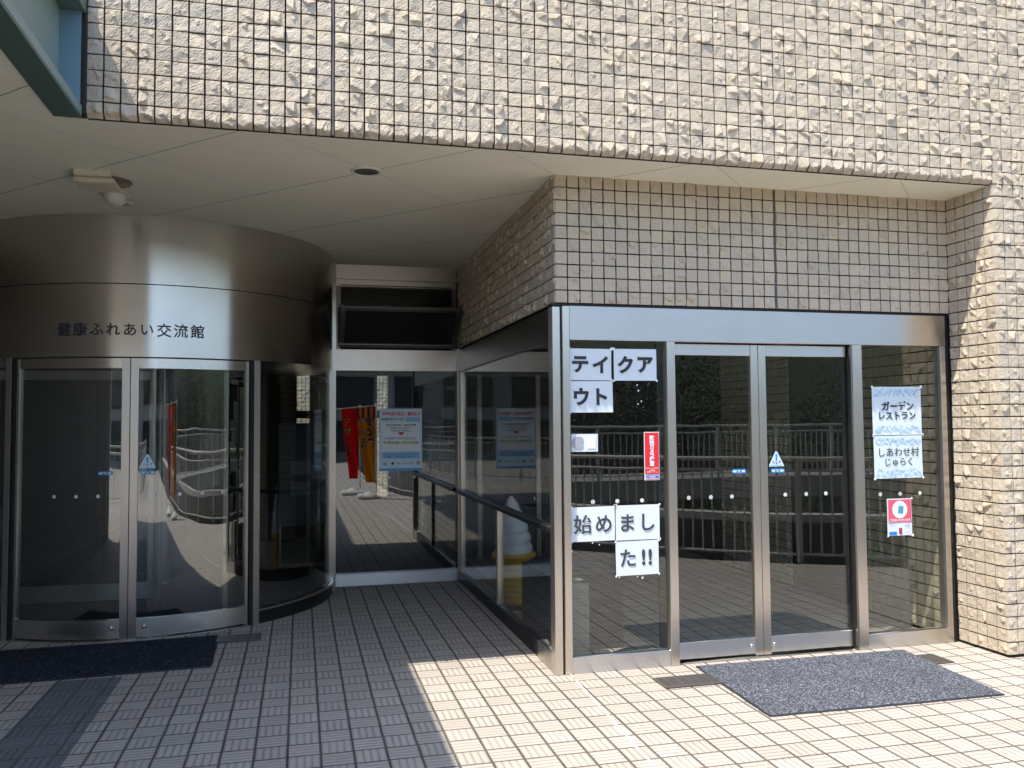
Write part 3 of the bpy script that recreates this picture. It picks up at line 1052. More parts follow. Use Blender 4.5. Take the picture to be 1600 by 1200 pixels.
# two blue-bordered restaurant sheets
def bordered(label, x0, x1, z0, z1, lines, rot):
    o = sheet("restaurant_notice", label, "notice", x0, x1, z0, z1, rot=rot, mat=plain("blue_tint_paper", (0.64, 0.74, 0.80), .7))
    cx, cz = (x0 + x1) / 2, (z0 + z1) / 2
    t = MB()
    rr = random.Random(len(lines[0]))
    for zc in (z1 - 0.040, z0 + 0.040):
        for k in range(72):
            x = x0 + 0.018 + (x1 - x0 - 0.036) * k / 71 + rr.uniform(-.003, .003)
            zz = zc + rr.uniform(-.024, .024)
            a = rr.uniform(0, 6.28)
            L, w = rr.uniform(.006, .014), rr.uniform(.0015, .003)
            dx, dz = math.cos(a), math.sin(a)
            pts_ = [(x - dx * L - dz * w, zz - dz * L + dx * w), (x + dz * w, zz - dx * w * 2), (x + dx * L + dz * w, zz + dz * L - dx * w), (x - dz * w * 2, zz + dx * w * 2)]
            ar = sum(pts_[i][0] * pts_[(i + 1) % 4][1] - pts_[(i + 1) % 4][0] * pts_[i][1] for i in range(4))
            t.poly(pts_ if ar > 0 else pts_[::-1], YT + 0.0003 + rr.uniform(0, .0004), plain("washed_blue_print", (0.36, 0.55, 0.76), .6))
    t.build("border_pattern", o)
    lettering(o, [(lines[0], cx + .004, cz + 0.034, 0.062, YT - 0.0006, INK, dict(bold=lines[4], rot=rot, fit=lines[2])), (lines[1], cx, cz - 0.034, 0.062, YT - 0.0006, INK, dict(bold=lines[4], rot=rot, fit=lines[3]))])


bordered("white sheet with blue patterned borders reading ガーデン レストラン, the upper of the two", 2.274, 2.668, 1.437, 1.770, ("ガーデン", "レストラン", 0.255, 0.295, 0.03), 0.004)
bordered("white sheet with blue patterned borders reading しあわせ村 じゅらく, the lower of the two", 2.278, 2.666, 1.140, 1.432, ("しあわせ村", "じゅらく", 0.320, 0.215, 0.006), 0.006)

o = sheet("red_poster", "small rose red poster with a white circle below the blue-bordered sheets", "poster", 2.370, 2.566, 0.747, 1.000)
t = MB()
t.quadxz(2.377, 2.559, 0.838, 0.993, YT + .0004, PINKRED)
t.build("red_field", o)
t = MB()
t = MB(); t.disc(2.468, 0.925, 0.060, YT, PAPER, 0.0004, 28); t.build("print", o)
t = MB(); t.poly([(2.452, 0.900), (2.492, 0.895), (2.499, 0.945), (2.459, 0.952)], YT - 0.0005, plain("teal_blue_print", (0.08, 0.30, 0.45), .6), 0.0004); t.build("print", o)
t = MB(); t.quadxz(2.380, 2.440, 0.752, 0.775, YT, BLUE); t.build("print", o)
t = MB(); t.quadxz(2.458, 2.482, 0.757, 0.800, YT, plain("maroon_print", (0.35, 0.04, 0.08), .6)); t.build("print", o)
lettering(o, [("ご利用いただけます", 2.468, 0.853, 0.02, YT - .0006, TAPE, dict(fit=0.165, bold=.02)), ("お支払い", 2.415, 0.815, 0.02, YT - .0006, GREYPRINT, dict(fit=0.06)), ("各種", 2.525, 0.815, 0.02, YT - .0006, GREYPRINT, dict(fit=0.04)), ("レジにて", 2.525, 0.768, 0.02, YT - .0006, GREYPRINT, dict(fit=0.05))])

# ================================================================== SIDE WINDOW OF THE VESTIBULE
sw = thing("side_window", (0.0, 1.67, 0), "side glazing of the glass vestibule with a dark handrail across it", "window")
t = MB()
t.box(-0.010, 0.06, 0.0905, 3.245, 2.050, 2.262, STEEL_GREY, 0.002)
t.build("header", sw)
t = MB()
t.box(-0.016, 0.04, 3.2455, 3.296, 0.0, 2.282, STEEL_V, 0.002)
t.build("rear_post", sw)
t = MB()
t.box(-0.012, 0.05, 0.415, 3.245, 0.0, 0.105, DARKSTEEL, 0.003)
t.build("kick_plate", sw)
t = MB()
t.box(-0.018, 0.05, 0.0905, 0.414, 0.0, 0.118, STEEL, 0.003)
t.build("base_plinth", sw)
t = MB()
t.box(-0.008, 0.04, 1.595, 1.650, 0.1055, 0.856, STEEL_V, 0.002)
t.build("mullion", sw)
t = MB()
t.box(-0.006, 0.036, 3.15, 3.20, 0.1055, 2.0495, STEEL_V, 0.002)
t.build("mullion", sw)
t = MB()
t.box(-0.040, 0.03, 0.0905, 3.245, 0.857, 0.897, DARKSTEEL, 0.006)
t.build("handrail", sw)
t = MB()
t.box(0.010, 0.018, 0.0905, 3.149, 0.1055, 0.8568, GLASS_SIDE)
t.build("window_pane", sw)
t = MB()
t.box(0.010, 0.018, 0.0905, 3.149, 0.8972, 2.0495, GLASS_SIDE)
p = t.build("window_pane", sw)
for y in (2.72, 2.30, 1.86, 1.42, 0.55):
    t = MB()
    Mx = Matrix.Translation((0.0075, y, 1.028)) @ Matrix.Rotation(R(-90), 4, 'Z')
    d = MB(); d.disc(0, 0, 0.0135, 0, WHITE_PLASTIC); d.disc(0, 0, 0.006, -0.0006, GREYPRINT)
    t.add([tuple(Mx @ Vector(v)) for v in d.v], [f for f, k in zip(d.f, d.mi) if k == 0], WHITE_PLASTIC)
    t.add([tuple(Mx @ Vector(v)) for v in d.v], [f for f, k in zip(d.f, d.mi) if k == 1], GREYPRINT)
    t.build("dot_sticker", p)

# ================================================================== REAR GLAZING WITH TILTED VENT
rw = thing("rear_window", (-0.6, 3.3, 0), "tall fixed glass panel between revolving door and vestibule with a tilted vent sash above", "window")
t = MB()
t.box(-1.20, -0.0165, 3.272, 3.36, 2.945, 3.0895, STEEL_DULL, 0.002)
t.build("top_plate", rw)
t = MB()
t.box(-1.20, -0.0165, 3.280, 3.36, 2.875, 2.9445, STEEL_DULL, 0.002)
t.box(-1.20, -1.150, 3.285, 3.36, 2.265, 2.8745, STEEL_GREY)
t.box(-0.060, -0.0165, 3.285, 3.36, 2.265, 2.8745, STEEL_GREY)
t.box(-1.15, -0.06, 3.275, 3.285, 2.884, 2.893, BLACK)
t.build("vent_frame", rw)
t = MB()
t.box(-1.1495, -0.0605, 3.32, 3.328, 2.265, 2.8745, GLASS_DARK)
t.build("vent_pane", rw)
vent = MB()
b0, b1 = Vector((0, 3.275, 2.292)), Vector((0, 2.93, 2.640))
dv = (b1 - b0)
L = dv.length
dv.normalize()
Mv = Matrix(((1, 0, 0, 0), (0, dv.z, dv.y, b0.y), (0, -dv.y, dv.z, b0.z), (0, 0, 0, 1)))   # local y outward, z along the sash
vent.box(-1.165, -0.03, -0.02, 0.02, L - 0.045, L, STEEL_GREY, 0.003, Mv)
vent.box(-1.165, -0.03, -0.02, 0.02, 0.0, 0.045, STEEL_GREY, 0.003, Mv)
vent.box(-1.165, -1.12, -0.018, 0.018, 0.0455, L - 0.0455, STEEL_GREY, 0.003, Mv)
vent.box(-0.075, -0.03, -0.018, 0.018, 0.0455, L - 0.0455, STEEL_GREY, 0.003, Mv)
vs_ = vent.build("vent_sash", rw)
t = MB()
t.box(-1.1195, -0.0755, -0.004, 0.004, 0.0455, L - 0.0455, GLASS_DARK, 0, Mv)
t.build("sash_pane", vs_)
t = MB()
for x in (-1.172, -0.026):
    t.box(x - .004, x + .004, 3.0, 3.29, 2.30, 2.315, DARKSTEEL)
    t.add([(x - .003, 3.28, 2.30), (x - .003, 3.28, 2.66), (x - .003, 2.95, 2.64), (x + .003, 3.28, 2.30), (x + .003, 3.28, 2.66), (x + .003, 2.95, 2.64)],
          [(0, 1, 2), (5, 4, 3), (0, 2, 5, 3), (2, 1, 4, 5), (1, 0, 3, 4)], DARKSTEEL)
t.build("vent_arm", rw)
t = MB()
t.box(-1.20, -0.0165, 3.276, 3.36, 2.058, 2.2645, STEEL_DULL, 0.002)
t.build("header", rw)
t = MB()
t.box(-1.20, -0.0165, 3.270, 3.36, 0.0, 0.116, STEEL, 0.003)
t.build("sill", rw)
t = MB()
t.box(-1.20, -0.0165, 3.310, 3.320, 0.1165, 2.0575, GLASS_BACK)
p = t.build("window_pane", rw)
for x in (-0.93, -0.678, -0.44, -0.195, -0.08):
    t = MB(); dots(t, [x], 3.3085, 1.022); t.build("dot_sticker", p)

# blue hours poster on that pane
o = sheet("hours_poster", "pale blue opening hours poster on the tall rear glass panel", "poster", -0.776, -0.362, 1.085, 1.690, y=3.3275, mat=plain("pale_blue_paper", (0.62, 0.75, 0.82), .6), tape=False, wav=0.0005)
# printed face lies just in front of the glass so it reads clearly
o.location.y -= 0.0245
o["_o"] = [o["_o"][0], o["_o"][1], o["_o"][2]]
yp = 3.3275 - 0.0018
t = MB()
t = MB(); t.quadxz(-0.755, -0.385, 1.27, 1.555, yp, plain("poster_white", (0.78, 0.83, 0.86), .6)); t.build("print", o)
t = MB(); t.quadxz(-0.755, -0.385, 1.205, 1.27, yp, SKYBLUE); t.build("print", o)
t = MB(); t.quadxz(-0.52, -0.385, 1.565, 1.605, yp, SKYBLUE); t.build("print", o)
t = MB(); t.quadxz(-0.776, -0.362, 1.087, 1.110, yp, plain("mid_blue_print", (0.12, 0.33, 0.68), .6)); t.build("print", o)
t = MB(); t.poly([(-0.600, 1.452), (-0.568, 1.430), (-0.536, 1.452)], yp - .0008, RED); t.build("print", o)
t = MB(); t.quadxz(-0.595, -0.541, 1.452, 1.462, yp - .0008, RED); t.build("print", o)
t = MB(); t.quadxz(-0.735, -0.40, 1.342, 1.356, yp - .0008, YELLOW); t.build("print", o)
t = MB(); t.disc(-0.725, 1.155, 0.018, yp - .0008, GREYPRINT); t.build("print", o)
t = MB(); t.disc(-0.650, 1.157, 0.014, yp - .0008, INK); t.build("print", o)
t = MB(); t.disc(-0.40, 1.160, 0.020, yp - .0008, GREYPRINT); t.build("print", o)
lettering(o, [("各種利用の窓口・電話受付", -0.570, 1.640, 0.04, yp - .0016, RED, dict(fit=0.375, fith=.036, bold=.02)), ("時間が変わります", -0.645, 1.588, 0.035, yp - .0016, INK, dict(fit=0.22, fith=.028, bold=.01)),
              ("予約受付時間 窓口・電話受付時間", -0.570, 1.530, 0.02, yp - .0016, INK, dict(fit=0.30, bold=.02)), ("令和8年1月4日(日)まで", -0.570, 1.500, 0.02, yp - .0016, INK, dict(fit=0.23)), ("午前8:30〜午後5:15", -0.570, 1.475, 0.02, yp - .0016, INK, dict(fit=0.20)),
              ("令和8年1月5日(月)から", -0.570, 1.400, 0.03, yp - .0016, INK, dict(fit=0.31, fith=.028)), ("午前9:00〜午後4:00", -0.570, 1.362, 0.03, yp - .0016, INK, dict(fit=0.34, fith=.028, bold=.012)),
              ("窓口でのお手続きは受付時間内にお願いします", -0.575, 1.245, 0.02, yp - .0016, NAVY, dict(fit=0.33)), ("ご理解とご協力をお願いいたします", -0.575, 1.222, 0.02, yp - .0016, NAVY, dict(fit=0.30)), ("健康ふれあい交流館", -0.53, 1.157, 0.02, yp - .0016, NAVY, dict(fit=0.17))])

# ================================================================== REVOLVING DOOR
DX, DY, DR = -2.73, 3.14, 1.50
rd = thing("revolving_door", (DX, DY, 0), "large round stainless revolving door with curved glass and dark Japanese lettering", "revolving door")
t = MB()
t.arc(DX, DY, 0.0, DR, 0, 360, 2.583, 3.0885, STEEL_DRUM, 180)
t.arc(DX, DY, 0.0, DR - 0.006, 0, 360, 2.576, 2.5828, BLACK, 120)
t.arc(DX, DY, 0.0, DR, 0, 360, 2.045, 2.5755, STEEL_DRUM, 180)
t.build("drum_header", rd)
# lettering bent round the drum
t = MB()
word = "健康ふれあい交流館"
for k, ch in enumerate(word):
    vs, fs = text_geo(ch, 0.105, 0.010, extrude=0.003)
    if ch in "ふれあい":
        vs = [(x * .95, y * .95, z) for x, y, z in vs]
    ang = -19.3 + (38.2) * k / 8 * 0.98 + 0.3
    ang = -17.8 + 35.2 * k / 8
    out = []
    for x, y, z in vs:
        a = R(ang) + x / DR
        r = DR + 0.004 + z
        out.append((DX + r * math.sin(a), DY - r * math.cos(a), 2.243 + y))
    t.add(out, fs, NAVY)
t.build("lettering", rd)


def curved_leaf(a0, a1, meet_at):
    lf = thing("curved_door", (0, 0, 0), "", "")
    del lf["label"], lf["category"]
    lf.parent = rd
    lf.location = (-DX, -DY, 0)
    lf["_o"] = [0, 0, 0]
    r0, r1 = DR - 0.045, DR - 0.008
    w = 2.05
    lo, hi = (a0 + w, a1 - 0.9) if meet_at == a0 else (a0 + 0.9, a1 - w)
    t = MB()
    t.arc(DX, DY, r0, r1, a0, lo - 0.02, 0.012, 2.034, STEEL_V)
    t.build("door_stile", lf)
    t = MB()
    t.arc(DX, DY, r0, r1, hi + 0.02, a1, 0.012, 2.034, STEEL_V)
    t.build("door_stile", lf)
    for z0, z1 in ((0.020, 0.152), (1.962, 2.034)):
        t = MB()
        t.arc(DX, DY, r0 + .002, r1 - .002, lo, hi, z0, z1, STEEL_DRUM)
        if z0 < 1:
            ab = R(lo + 2.0 if meet_at == a0 else hi - 2.0)
            t.lathe(0, 0, [(0, .016), (.010, .014), (.016, .006), (.017, 0)], STEEL, 16,
                    M=Matrix.Translation((DX + (r1 - .003) * math.sin(ab), DY - (r1 - .003) * math.cos(ab), .095)) @ Matrix.Rotation(ab, 4, 'Z') @ Matrix.Rotation(R(90), 4, 'X'))
        t.build("door_rail", lf)
    t = MB()
    t.arc(DX, DY, DR - 0.030, DR - 0.022, lo, hi, 0.1525, 1.9615, GLASS_CURVED)
    t.build("door_pane", lf)
    return lf


cl = curved_leaf(-33.0, -0.12, -0.12)
cr = curved_leaf(0.12, 33.0, 0.12)


def on_drum(ob, ang, parent):
    """bend a sticker made at x=ang*r round the drum"""
    for v in ob.data.vertices:
        a = R(ang) + v.co.x / DR
        r = DR - 0.019 - v.co.y
        v.co = (DX + r * math.sin(a), DY - r * math.cos(a), v.co.z)
    return ob


on_drum(arrow_sticker(0, 1.200, -1, cl, 0.0), -6.5, cl)
on_drum(arrow_sticker(0, 1.200, 1, cr, 0.0), 4.9, cr)
on_drum(warn_sticker(0, 1.280, cr, 0.0), 4.6, cr)
for par, angs in ((cl, (-20.5, -14.2, -8.2)), (cr, (7.0, 13.2, 19.4, 25.2))):
    for a in angs:
        t = MB(); dots(t, [0.0], 0.0, 1.035); on_drum(t.build("dot_sticker", par), a, par)
for s_ in (-1, 1):
    t = MB()
    t.arc(DX, DY, DR - 0.055, DR + 0.006, s_ * 33.25, s_ * 34.4, 0.0, 2.0445, BLACK)
    t.arc(DX, DY, DR - 0.055, DR + 0.010, s_ * 34.42, s_ * 36.4, 0.0, 2.0445, STEEL_V)
    t.build("jamb_post", rd)
    t = MB()
    t.arc(DX, DY, DR - 0.050, DR, s_ * 36.45, s_ * 86.9, 0.0, 0.105, DARKSTEEL)
    t.arc(DX, DY, DR - 0.012, DR + 0.012, s_ * 36.45, s_ * 86.9, 0.100, 0.114, STEEL_DRUM)
    t.build("base_ring", rd)
    t = MB()
    t.arc(DX, DY, DR - 0.030, DR - 0.020, s_ * 36.45, s_ * 86.9, 0.1145, 2.0448, GLASS_CURVED)
    t.build("curved_pane", rd)
    t = MB()
    t.arc(DX, DY, DR - 0.06, DR + 0.008, s_ * 86.95, s_ * 89.0, 0.0, 2.0445, STEEL_V)
    t.arc(DX, DY, DR - 0.06, DR + 0.030, s_ * 89.3, s_ * 92.0, 0.0, 3.088, STEEL_V)
    t.build("end_post", rd)
t = MB()
t.lathe(DX, DY, [(0.045, 0.0), (0.045, 2.044)], STEEL_V, 20)
t.build("centre_shaft", rd)
for k in range(3):
    a = 148 + k * 120
    d = Vector((math.sin(R(a)), -math.cos(R(a)), 0))
    M = Matrix(((d.x, -d.y, 0, DX), (d.y, d.x, 0, DY), (0, 0, 1, 0), (0, 0, 0, 1)))
    t = MB()
    t.box(1.32, 1.375, -0.02, 0.02, 0.02, 2.03, STEEL_V, 0.002, M)
    t.box(0.06, 0.10, -0.02, 0.02, 0.02, 2.03, STEEL_V, 0, M)
    t.box(0.1005, 1.3195, -0.018, 0.018, 0.02, 0.16, STEEL, 0, M)
    t.box(0.1005, 1.3195, -0.018, 0.018, 1.95, 2.03, STEEL, 0, M)
    w_ = t.build("door_wing", rd)
    t = MB()
    t.box(0.1005, 1.3195, -0.004, 0.004, 0.1605, 1.9495, GLASS, 0, M)
    t.build("wing_pane", w_)
t = MB()
t.arc(DX, DY, 0.0, DR - 0.056, 0, 360, 0.0, 0.006, DARKFLOOR, 90)
t.arc(DX, DY, DR - 0.0555, DR + 0.004, -33.2, 33.2, 0.0, 0.010, STEEL_DRUM)
t.build("floor_plate", rd)

# ================================================================== THINGS ON THE FLOOR
def skew_mat(name, label, pts, m, th=0.013):
    t = MB()
    cx = sum(p[0] for p in pts) / 4
    cyy = sum(p[1] for p in pts) / 4
    N = 28
    rr = random.Random(3)
    P = []
    for i in range(N + 1):
        for j in range(N + 1):
            a, b_ = i / N, j / N
            x = (pts[0][0] * (1 - a) + pts[1][0] * a) * (1 - b_) + (pts[3][0] * (1 - a) + pts[2][0] * a) * b_
            y = (pts[0][1] * (1 - a) + pts[1][1] * a) * (1 - b_) + (pts[3][1] * (1 - a) + pts[2][1] * a) * b_
            edge = i in (0, N) or j in (0, N)
            P.append((x + (rr.uniform(-.003, .003) if edge else 0), y + (rr.uniform(-.003, .003) if edge else 0), th * (0.75 if edge else 1) + rr.uniform(-.0012, .0012)))
    fs = [(i * (N + 1) + j, (i + 1) * (N + 1) + j, (i + 1) * (N + 1) + j + 1, i * (N + 1) + j + 1) for i in range(N) for j in range(N)]
    t.add(P, fs, m)
    ring = [i * (N + 1) for i in range(N + 1)] + [N * (N + 1) + j for j in range(1, N + 1)] + [i * (N + 1) + N for i in range(N - 1, -1, -1)] + [j for j in range(N - 1, 0, -1)]
    o0 = len(t.v)
    rub = plain("black_rubber", (0.02, 0.02, 0.022), .7)
    nr = len(ring)
    ctr = Vector((cx, cyy, 0))
    lo = []
    for k in ring:
        p = Vector(P[k])
        d = (p - ctr)
        d.z = 0
        d = d.normalized() * 0.010
        lo.append((p.x + d.x, p.y + d.y, 0.0015))
    t.add([P[k] for k in ring] + lo, [(k, nr + k, nr + (k + 1) % nr, (k + 1) % nr) for k in range(nr)], rub)
    o = t.build(name, None, (cx, cyy, 0))
    tag(o, label, "doormat")
    return o


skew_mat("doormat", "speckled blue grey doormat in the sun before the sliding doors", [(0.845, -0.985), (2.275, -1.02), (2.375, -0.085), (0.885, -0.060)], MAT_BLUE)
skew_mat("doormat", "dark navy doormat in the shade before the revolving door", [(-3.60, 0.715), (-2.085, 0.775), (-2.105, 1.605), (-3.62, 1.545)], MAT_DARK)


def grating(label, x0, x1, y0, y1):
    t = MB()
    t.box(x0, x1, y0, y1, 0.0015, 0.0045, BLACK)
    t.box(x0, x1, y0, y0 + .012, 0.0047, 0.010, GRATE)
    t.box(x0, x1, y1 - .012, y1, 0.0047, 0.010, GRATE)
    t.box(x0, x0 + .012, y0 + .0121, y1 - .0121, 0.0047, 0.010, GRATE)
    t.box(x1 - .012, x1, y0 + .0121, y1 - .0121, 0.0047, 0.010, GRATE)
    n = int((y1 - y0 - .024) / 0.013)
    for k in range(n):
        y = y0 + .012 + (k + .5) * (y1 - y0 - .024) / n
        t.box(x0 + .0121, x1 - .0121, y - .0035, y + .0035, 0.0047, 0.0095, GRATE)
    m = int((x1 - x0) / 0.06)
    for k in range(1, m):
        x = x0 + (x1 - x0) * k / m
        t.box(x - .003, x + .003, y0 + .0121, y1 - .0121, 0.0096, 0.0102, GRATE)
    o = t.build("drain_grating", None, ((x0 + x1) / 2, (y0 + y1) / 2, 0))
    tag(o, label, "drain")


grating("long brown drain grating running under the sunlit doormat", 0.515, 2.485, -0.415, -0.222)
grating("dark drain grating running under the shaded doormat", -3.60, -1.80, 1.395, 1.585)

# ================================================================== CEILING FITTINGS
def downlight(x, y, r, label):
    o = thing("downlight", (x, y, 3.09), label, "ceiling light", "round recessed lights in the soffit")
    t = MB()
    t.lathe(x, y, [(r * .78, 3.0895), (r * .78, 3.083), (r * .86, 3.079), (r, 3.084), (r, 3.0895)], WHITE_PLASTIC, 36)
    t.build("trim_ring", o)
    t = MB()
    t.lathe(x, y, [(0.0, 3.0888), (r * .4, 3.0886), (r * .775, 3.0845)], plain("dull_reflector", (0.05, 0.045, 0.04), .3, .5), 36)
    t.build("reflector", o)


downlight(-1.148, 0.178, 0.095, "round recessed light alone in the middle of the pale soffit")
downlight(-2.752, 1.300, 0.085, "round recessed light nearest the revolving door drum, beyond the white sensor")
o = thing("emergency_light", (-2.75, 0.63, 3.09), "aged cream rectangular emergency light with a round base on the soffit", "emergency light")
t = MB()
t.lathe(-2.70, 0.75, [(0.0, 3.076), (0.118, 3.076), (0.124, 3.083), (0.124, 3.0895)], plain("brown_base_plastic", (0.16, 0.12, 0.10), .5), 36)
t.build("round_base", o)
t = MB()
t.box(-2.862, -2.655, 0.50, 0.545, 3.052, 3.0893, CREAM_PLASTIC, 0.004)
t.build("bracket", o)
t = MB()
t.box(-2.872, -2.640, 0.535, 0.762, 3.022, 3.051, CREAM_PLASTIC, 0.006)
t.box(-2.840, -2.675, 0.565, 0.735, 3.019, 3.0215, CREAM_PLASTIC)
t.build("lamp_body", o)
o = thing("ceiling_sensor", (-2.735, 1.06, 3.09), "small white domed sensor on the soffit between the emergency light and the drum", "sensor")
t = MB()
t.lathe(-2.735, 1.06, [(0.0, 3.078), (0.088, 3.078), (0.094, 3.083), (0.094, 3.0895)], CREAM_PLASTIC, 32)
t.build("base_plate", o)
t = MB()
t.lathe(-2.735, 1.06, [(0.0, 3.008), (0.030, 3.011), (0.055, 3.026), (0.068, 3.050), (0.072, 3.0775)], WHITE_PLASTIC, 32)
t.build("dome", o)

# ================================================================== INSIDE THE VESTIBULE
ic = thing("ice_cream_cone", (0.215, 1.95, 0), "large plastic soft-serve ice cream cone model standing behind the side glass", "ice cream model")
t = MB()
t.lathe(0.215, 1.95, [(0.0, 0.0), (0.128, 0.0), (0.128, 0.03), (0.110, 0.035)], BLACK, 32)
t.build("base", ic)
t = MB()
prof = [(0.105, 0.0355)]
for k in range(7):
    z = 0.05 + k * 0.045
    prof += [(0.108 + k * .0025, z), (0.108 + k * .0025, z + 0.034), (0.104 + k * .0025, z + 0.038)]
prof += [(0.125, 0.385), (0.150, 0.405), (0.176, 0.420), (0.186, 0.428), (0.186, 0.452), (0.176, 0.460), (0.150, 0.462), (0.0, 0.462)]
t.lathe(0.215, 1.95, prof, CONE, 40)
t.build("cone", ic)
t = MB()
# spiral swirl: profile radius with a helical ridge
vs, fs = [], []
SEG, RG = 40, 60
for i in range(RG + 1):
    f = i / RG
    z = 0.455 + f * 0.475
    base = 0.150 * (1 - f ** 1.7) ** 0.75 * (1.04 - .04 * f) + 0.004
    for j in range(SEG):
        a = 2 * math.pi * j / SEG
        ph = f * 5.2 - j / SEG
        rid = abs(math.sin(math.pi * ph)) ** 0.7
        r = base * (0.86 + 0.16 * rid)
        lean = 0.02 * f * f
        vs.append((0.215 - lean + r * math.cos(a), 1.95 + r * math.sin(a), z))
for i in range(RG):
    for j in range(SEG):
        k = (j + 1) % SEG
        fs.append((i * SEG + j, i * SEG + k, (i + 1) * SEG + k, (i + 1) * SEG + j))
fs.append(tuple(RG * SEG + j for j in range(SEG)))
t.add(vs, fs, SOFTSERVE, True)
t.build("swirl", ic)

cb = thing("black_display_box", (0.35, 0.78, 0), "black display box with a slatted top behind the corner post", "box")
t = MB()
BK = plain("black_laminate", (0.012, 0.012, 0.014), .6)
t.box(0.085, 0.62, 0.50, 1.20, 0.0, 0.50, BK, 0.003)
t.build("body", cb)
t = MB()
for k in range(7):
    y = 0.53 + k * 0.092
    t.box(0.095, 0.61, y, y + 0.045, 0.501, 0.514, plain("grey_slat", (0.10, 0.11, 0.125), .4), 0.002)
t.build("slat", cb)

ip = thing("floor_heater", (0.16, 0.30, 0), "pale ribbed heater panel standing inside the left pane beside the corner post", "heater")
t = MB()
HM = plain("heater_paint", (0.20, 0.20, 0.185), .5)
t.box(0.105, 0.255, 0.16, 0.34, 0.006, 0.52, HM, 0.005)
t.build("body", ip)
t = MB()
for k in range(22):
    z = 0.09 + k * 0.018
    t.box(0.115, 0.245, 0.155, 0.1595, z, z + 0.008, HM)
t.build("grille", ip)

gw = [((-3.0, 13.4, 0.0), (1, 0, 0), up, (0, -1, 0), 70, 40, .081, .081, 4, False, 0.03)]
gwt = thing("garden_wall", (0, 13.4, 0), "sunlit cream tiled wall glimpsed through the narrow far windows of the lobby", "wall")
tiles("tiled_face", gw, gwt, [(-3.0, 2.67, 13.41, 13.6, 0.0, 3.3)], 21)

pn = thing("notice_board", (-1.49, 4.5, 0), "grey notice board with leaflets in the dark lobby behind the curved glass", "board")
t = MB()
t.box(-1.75, -1.23, 4.48, 4.52, 0.45, 1.56, plain("board_grey", (0.12, 0.14, 0.16), .6), 0.004)
t.build("panel", pn)
t = MB()
for x in (-1.74, -1.26):
    t.box(x, x + .025, 4.521, 4.545, 0.0, 1.56, STEEL_V)
t.box(-1.76, -1.22, 4.40, 4.62, 0.0041, 0.03, DARKSTEEL)
t.build("stand", pn)
t = MB()
for k, (x, z) in enumerate(((-1.62, 1.0), (-1.62, .78), (-1.40, .95))):
    t.quadxz(x, x + .21, z, z + .15, 4.478, plain("leaflet_grey", (0.35, 0.37, 0.38), .6))
t.build("leaflet", pn)

# ================================================================== BEHIND THE CAMERA (seen in the glass)
def offset_path(path, d):
    out = []
    for i, p in enumerate(path):
        a = Vector(path[max(i - 1, 0)])
        b_ = Vector(path[min(i + 1, len(path) - 1)])
        t_ = (b_ - a).normalized()
        out.append((p[0] - t_.y * d, p[1] + t_.x * d))
    return out


def resample(path, step):
    pts = [Vector(p) for p in path]
    out = [pts[0].copy()]
    acc = 0
    for a, b_ in zip(pts, pts[1:]):
        L = (b_ - a).length
        t_ = step - acc
        while t_ <= L:
            out.append(a + (b_ - a) * (t_ / L))
            t_ += step
        acc = (acc + L) % step
    return out


def railing(label, path, z, h, step=0.115, post=1.38, group=None):
    o = thing("picket_railing", (path[0][0], path[0][1], z), label, "railing", group)
    t = MB()
    t.tube([(x, y, z + h) for x, y in path], 0.024, RAILMETAL)
    t.build("handrail", o)
    t = MB()
    t.tube([(x, y, z + h - 0.13) for x, y in path], 0.016, RAILMETAL)
    t.build("top_rail", o)
    t = MB()
    t.tube([(x, y, z + 0.09) for x, y in path], 0.016, RAILMETAL)
    t.build("bottom_rail", o)
    t = MB()
    for p in resample(path, step):
        t.box(p.x - .007, p.x + .007, p.y - .007, p.y + .007, z + 0.09, z + h - 0.13, RAILMETAL)
    pk = t.build("pickets", o)
    pk["kind"] = "stuff"
    for p in resample(path, post):
        t = MB()
        t.box(p.x - .025, p.x + .025, p.y - .025, p.y + .025, z, z + h - 0.02, RAILMETAL)
        t.build("post", o)
    return o


railing("grey picket railing curving round the sunny edge of the paving", offset_path(PLAZA_EDGE[:-1], 0.10), 0.0, 1.13)
# outer ledge beyond the railing
led = offset_path(PLAZA_EDGE, 0.95)
t = MB()
for (a, b_) in zip(led, led[1:]):
    d = (Vector(b_) - Vector(a)).normalized()
    nx, ny = -d.y * 0.22, d.x * 0.22
    vs = [(a[0], a[1]), (b_[0], b_[1]), (b_[0] + nx, b_[1] + ny), (a[0] + nx, a[1] + ny)]
    t.add([(x, y, -3.4) for x, y in vs] + [(x, y, 0.34) for x, y in vs], [(0, 1, 5, 4), (1, 2, 6, 5), (2, 3, 7, 6), (3, 0, 4, 7)], plain("dark_concrete", (0.10, 0.095, 0.085), .9, var=.2))
    t.add([(x, y, 0.34) for x, y in vs] + [(x, y, 0.43) for x, y in vs], [(3, 2, 1, 0), (4, 5, 6, 7), (0, 1, 5, 4), (1, 2, 6, 5), (2, 3, 7, 6), (3, 0, 4, 7)], plain("pale_coping", (0.55, 0.53, 0.47), .85))
o = t.build("ledge_wall", None, (3, -4, 0))
tag(o, "dark low ledge wall with a pale coping outside the curved railing", "wall")
# footbridge further off
t = MB()
t.box(1.6, 20.0, -13.6, -11.4, -0.1, 0.35, CONCRETE)
for x in (4, 9, 14, 19):
    t.box(x - .3, x + .3, -12.8, -12.2, -3.6, -0.101, CONCRETE)
o = t.build("footbridge", None, (10, -12.5, -3.2))
tag(o, "grey concrete footbridge crossing beyond the railing", "bridge")
railing("long straight picket railing along the footbridge", [(1.7, -11.5), (6, -11.5), (12, -11.5), (19.8, -11.5)], 0.35, 1.1, 0.13)
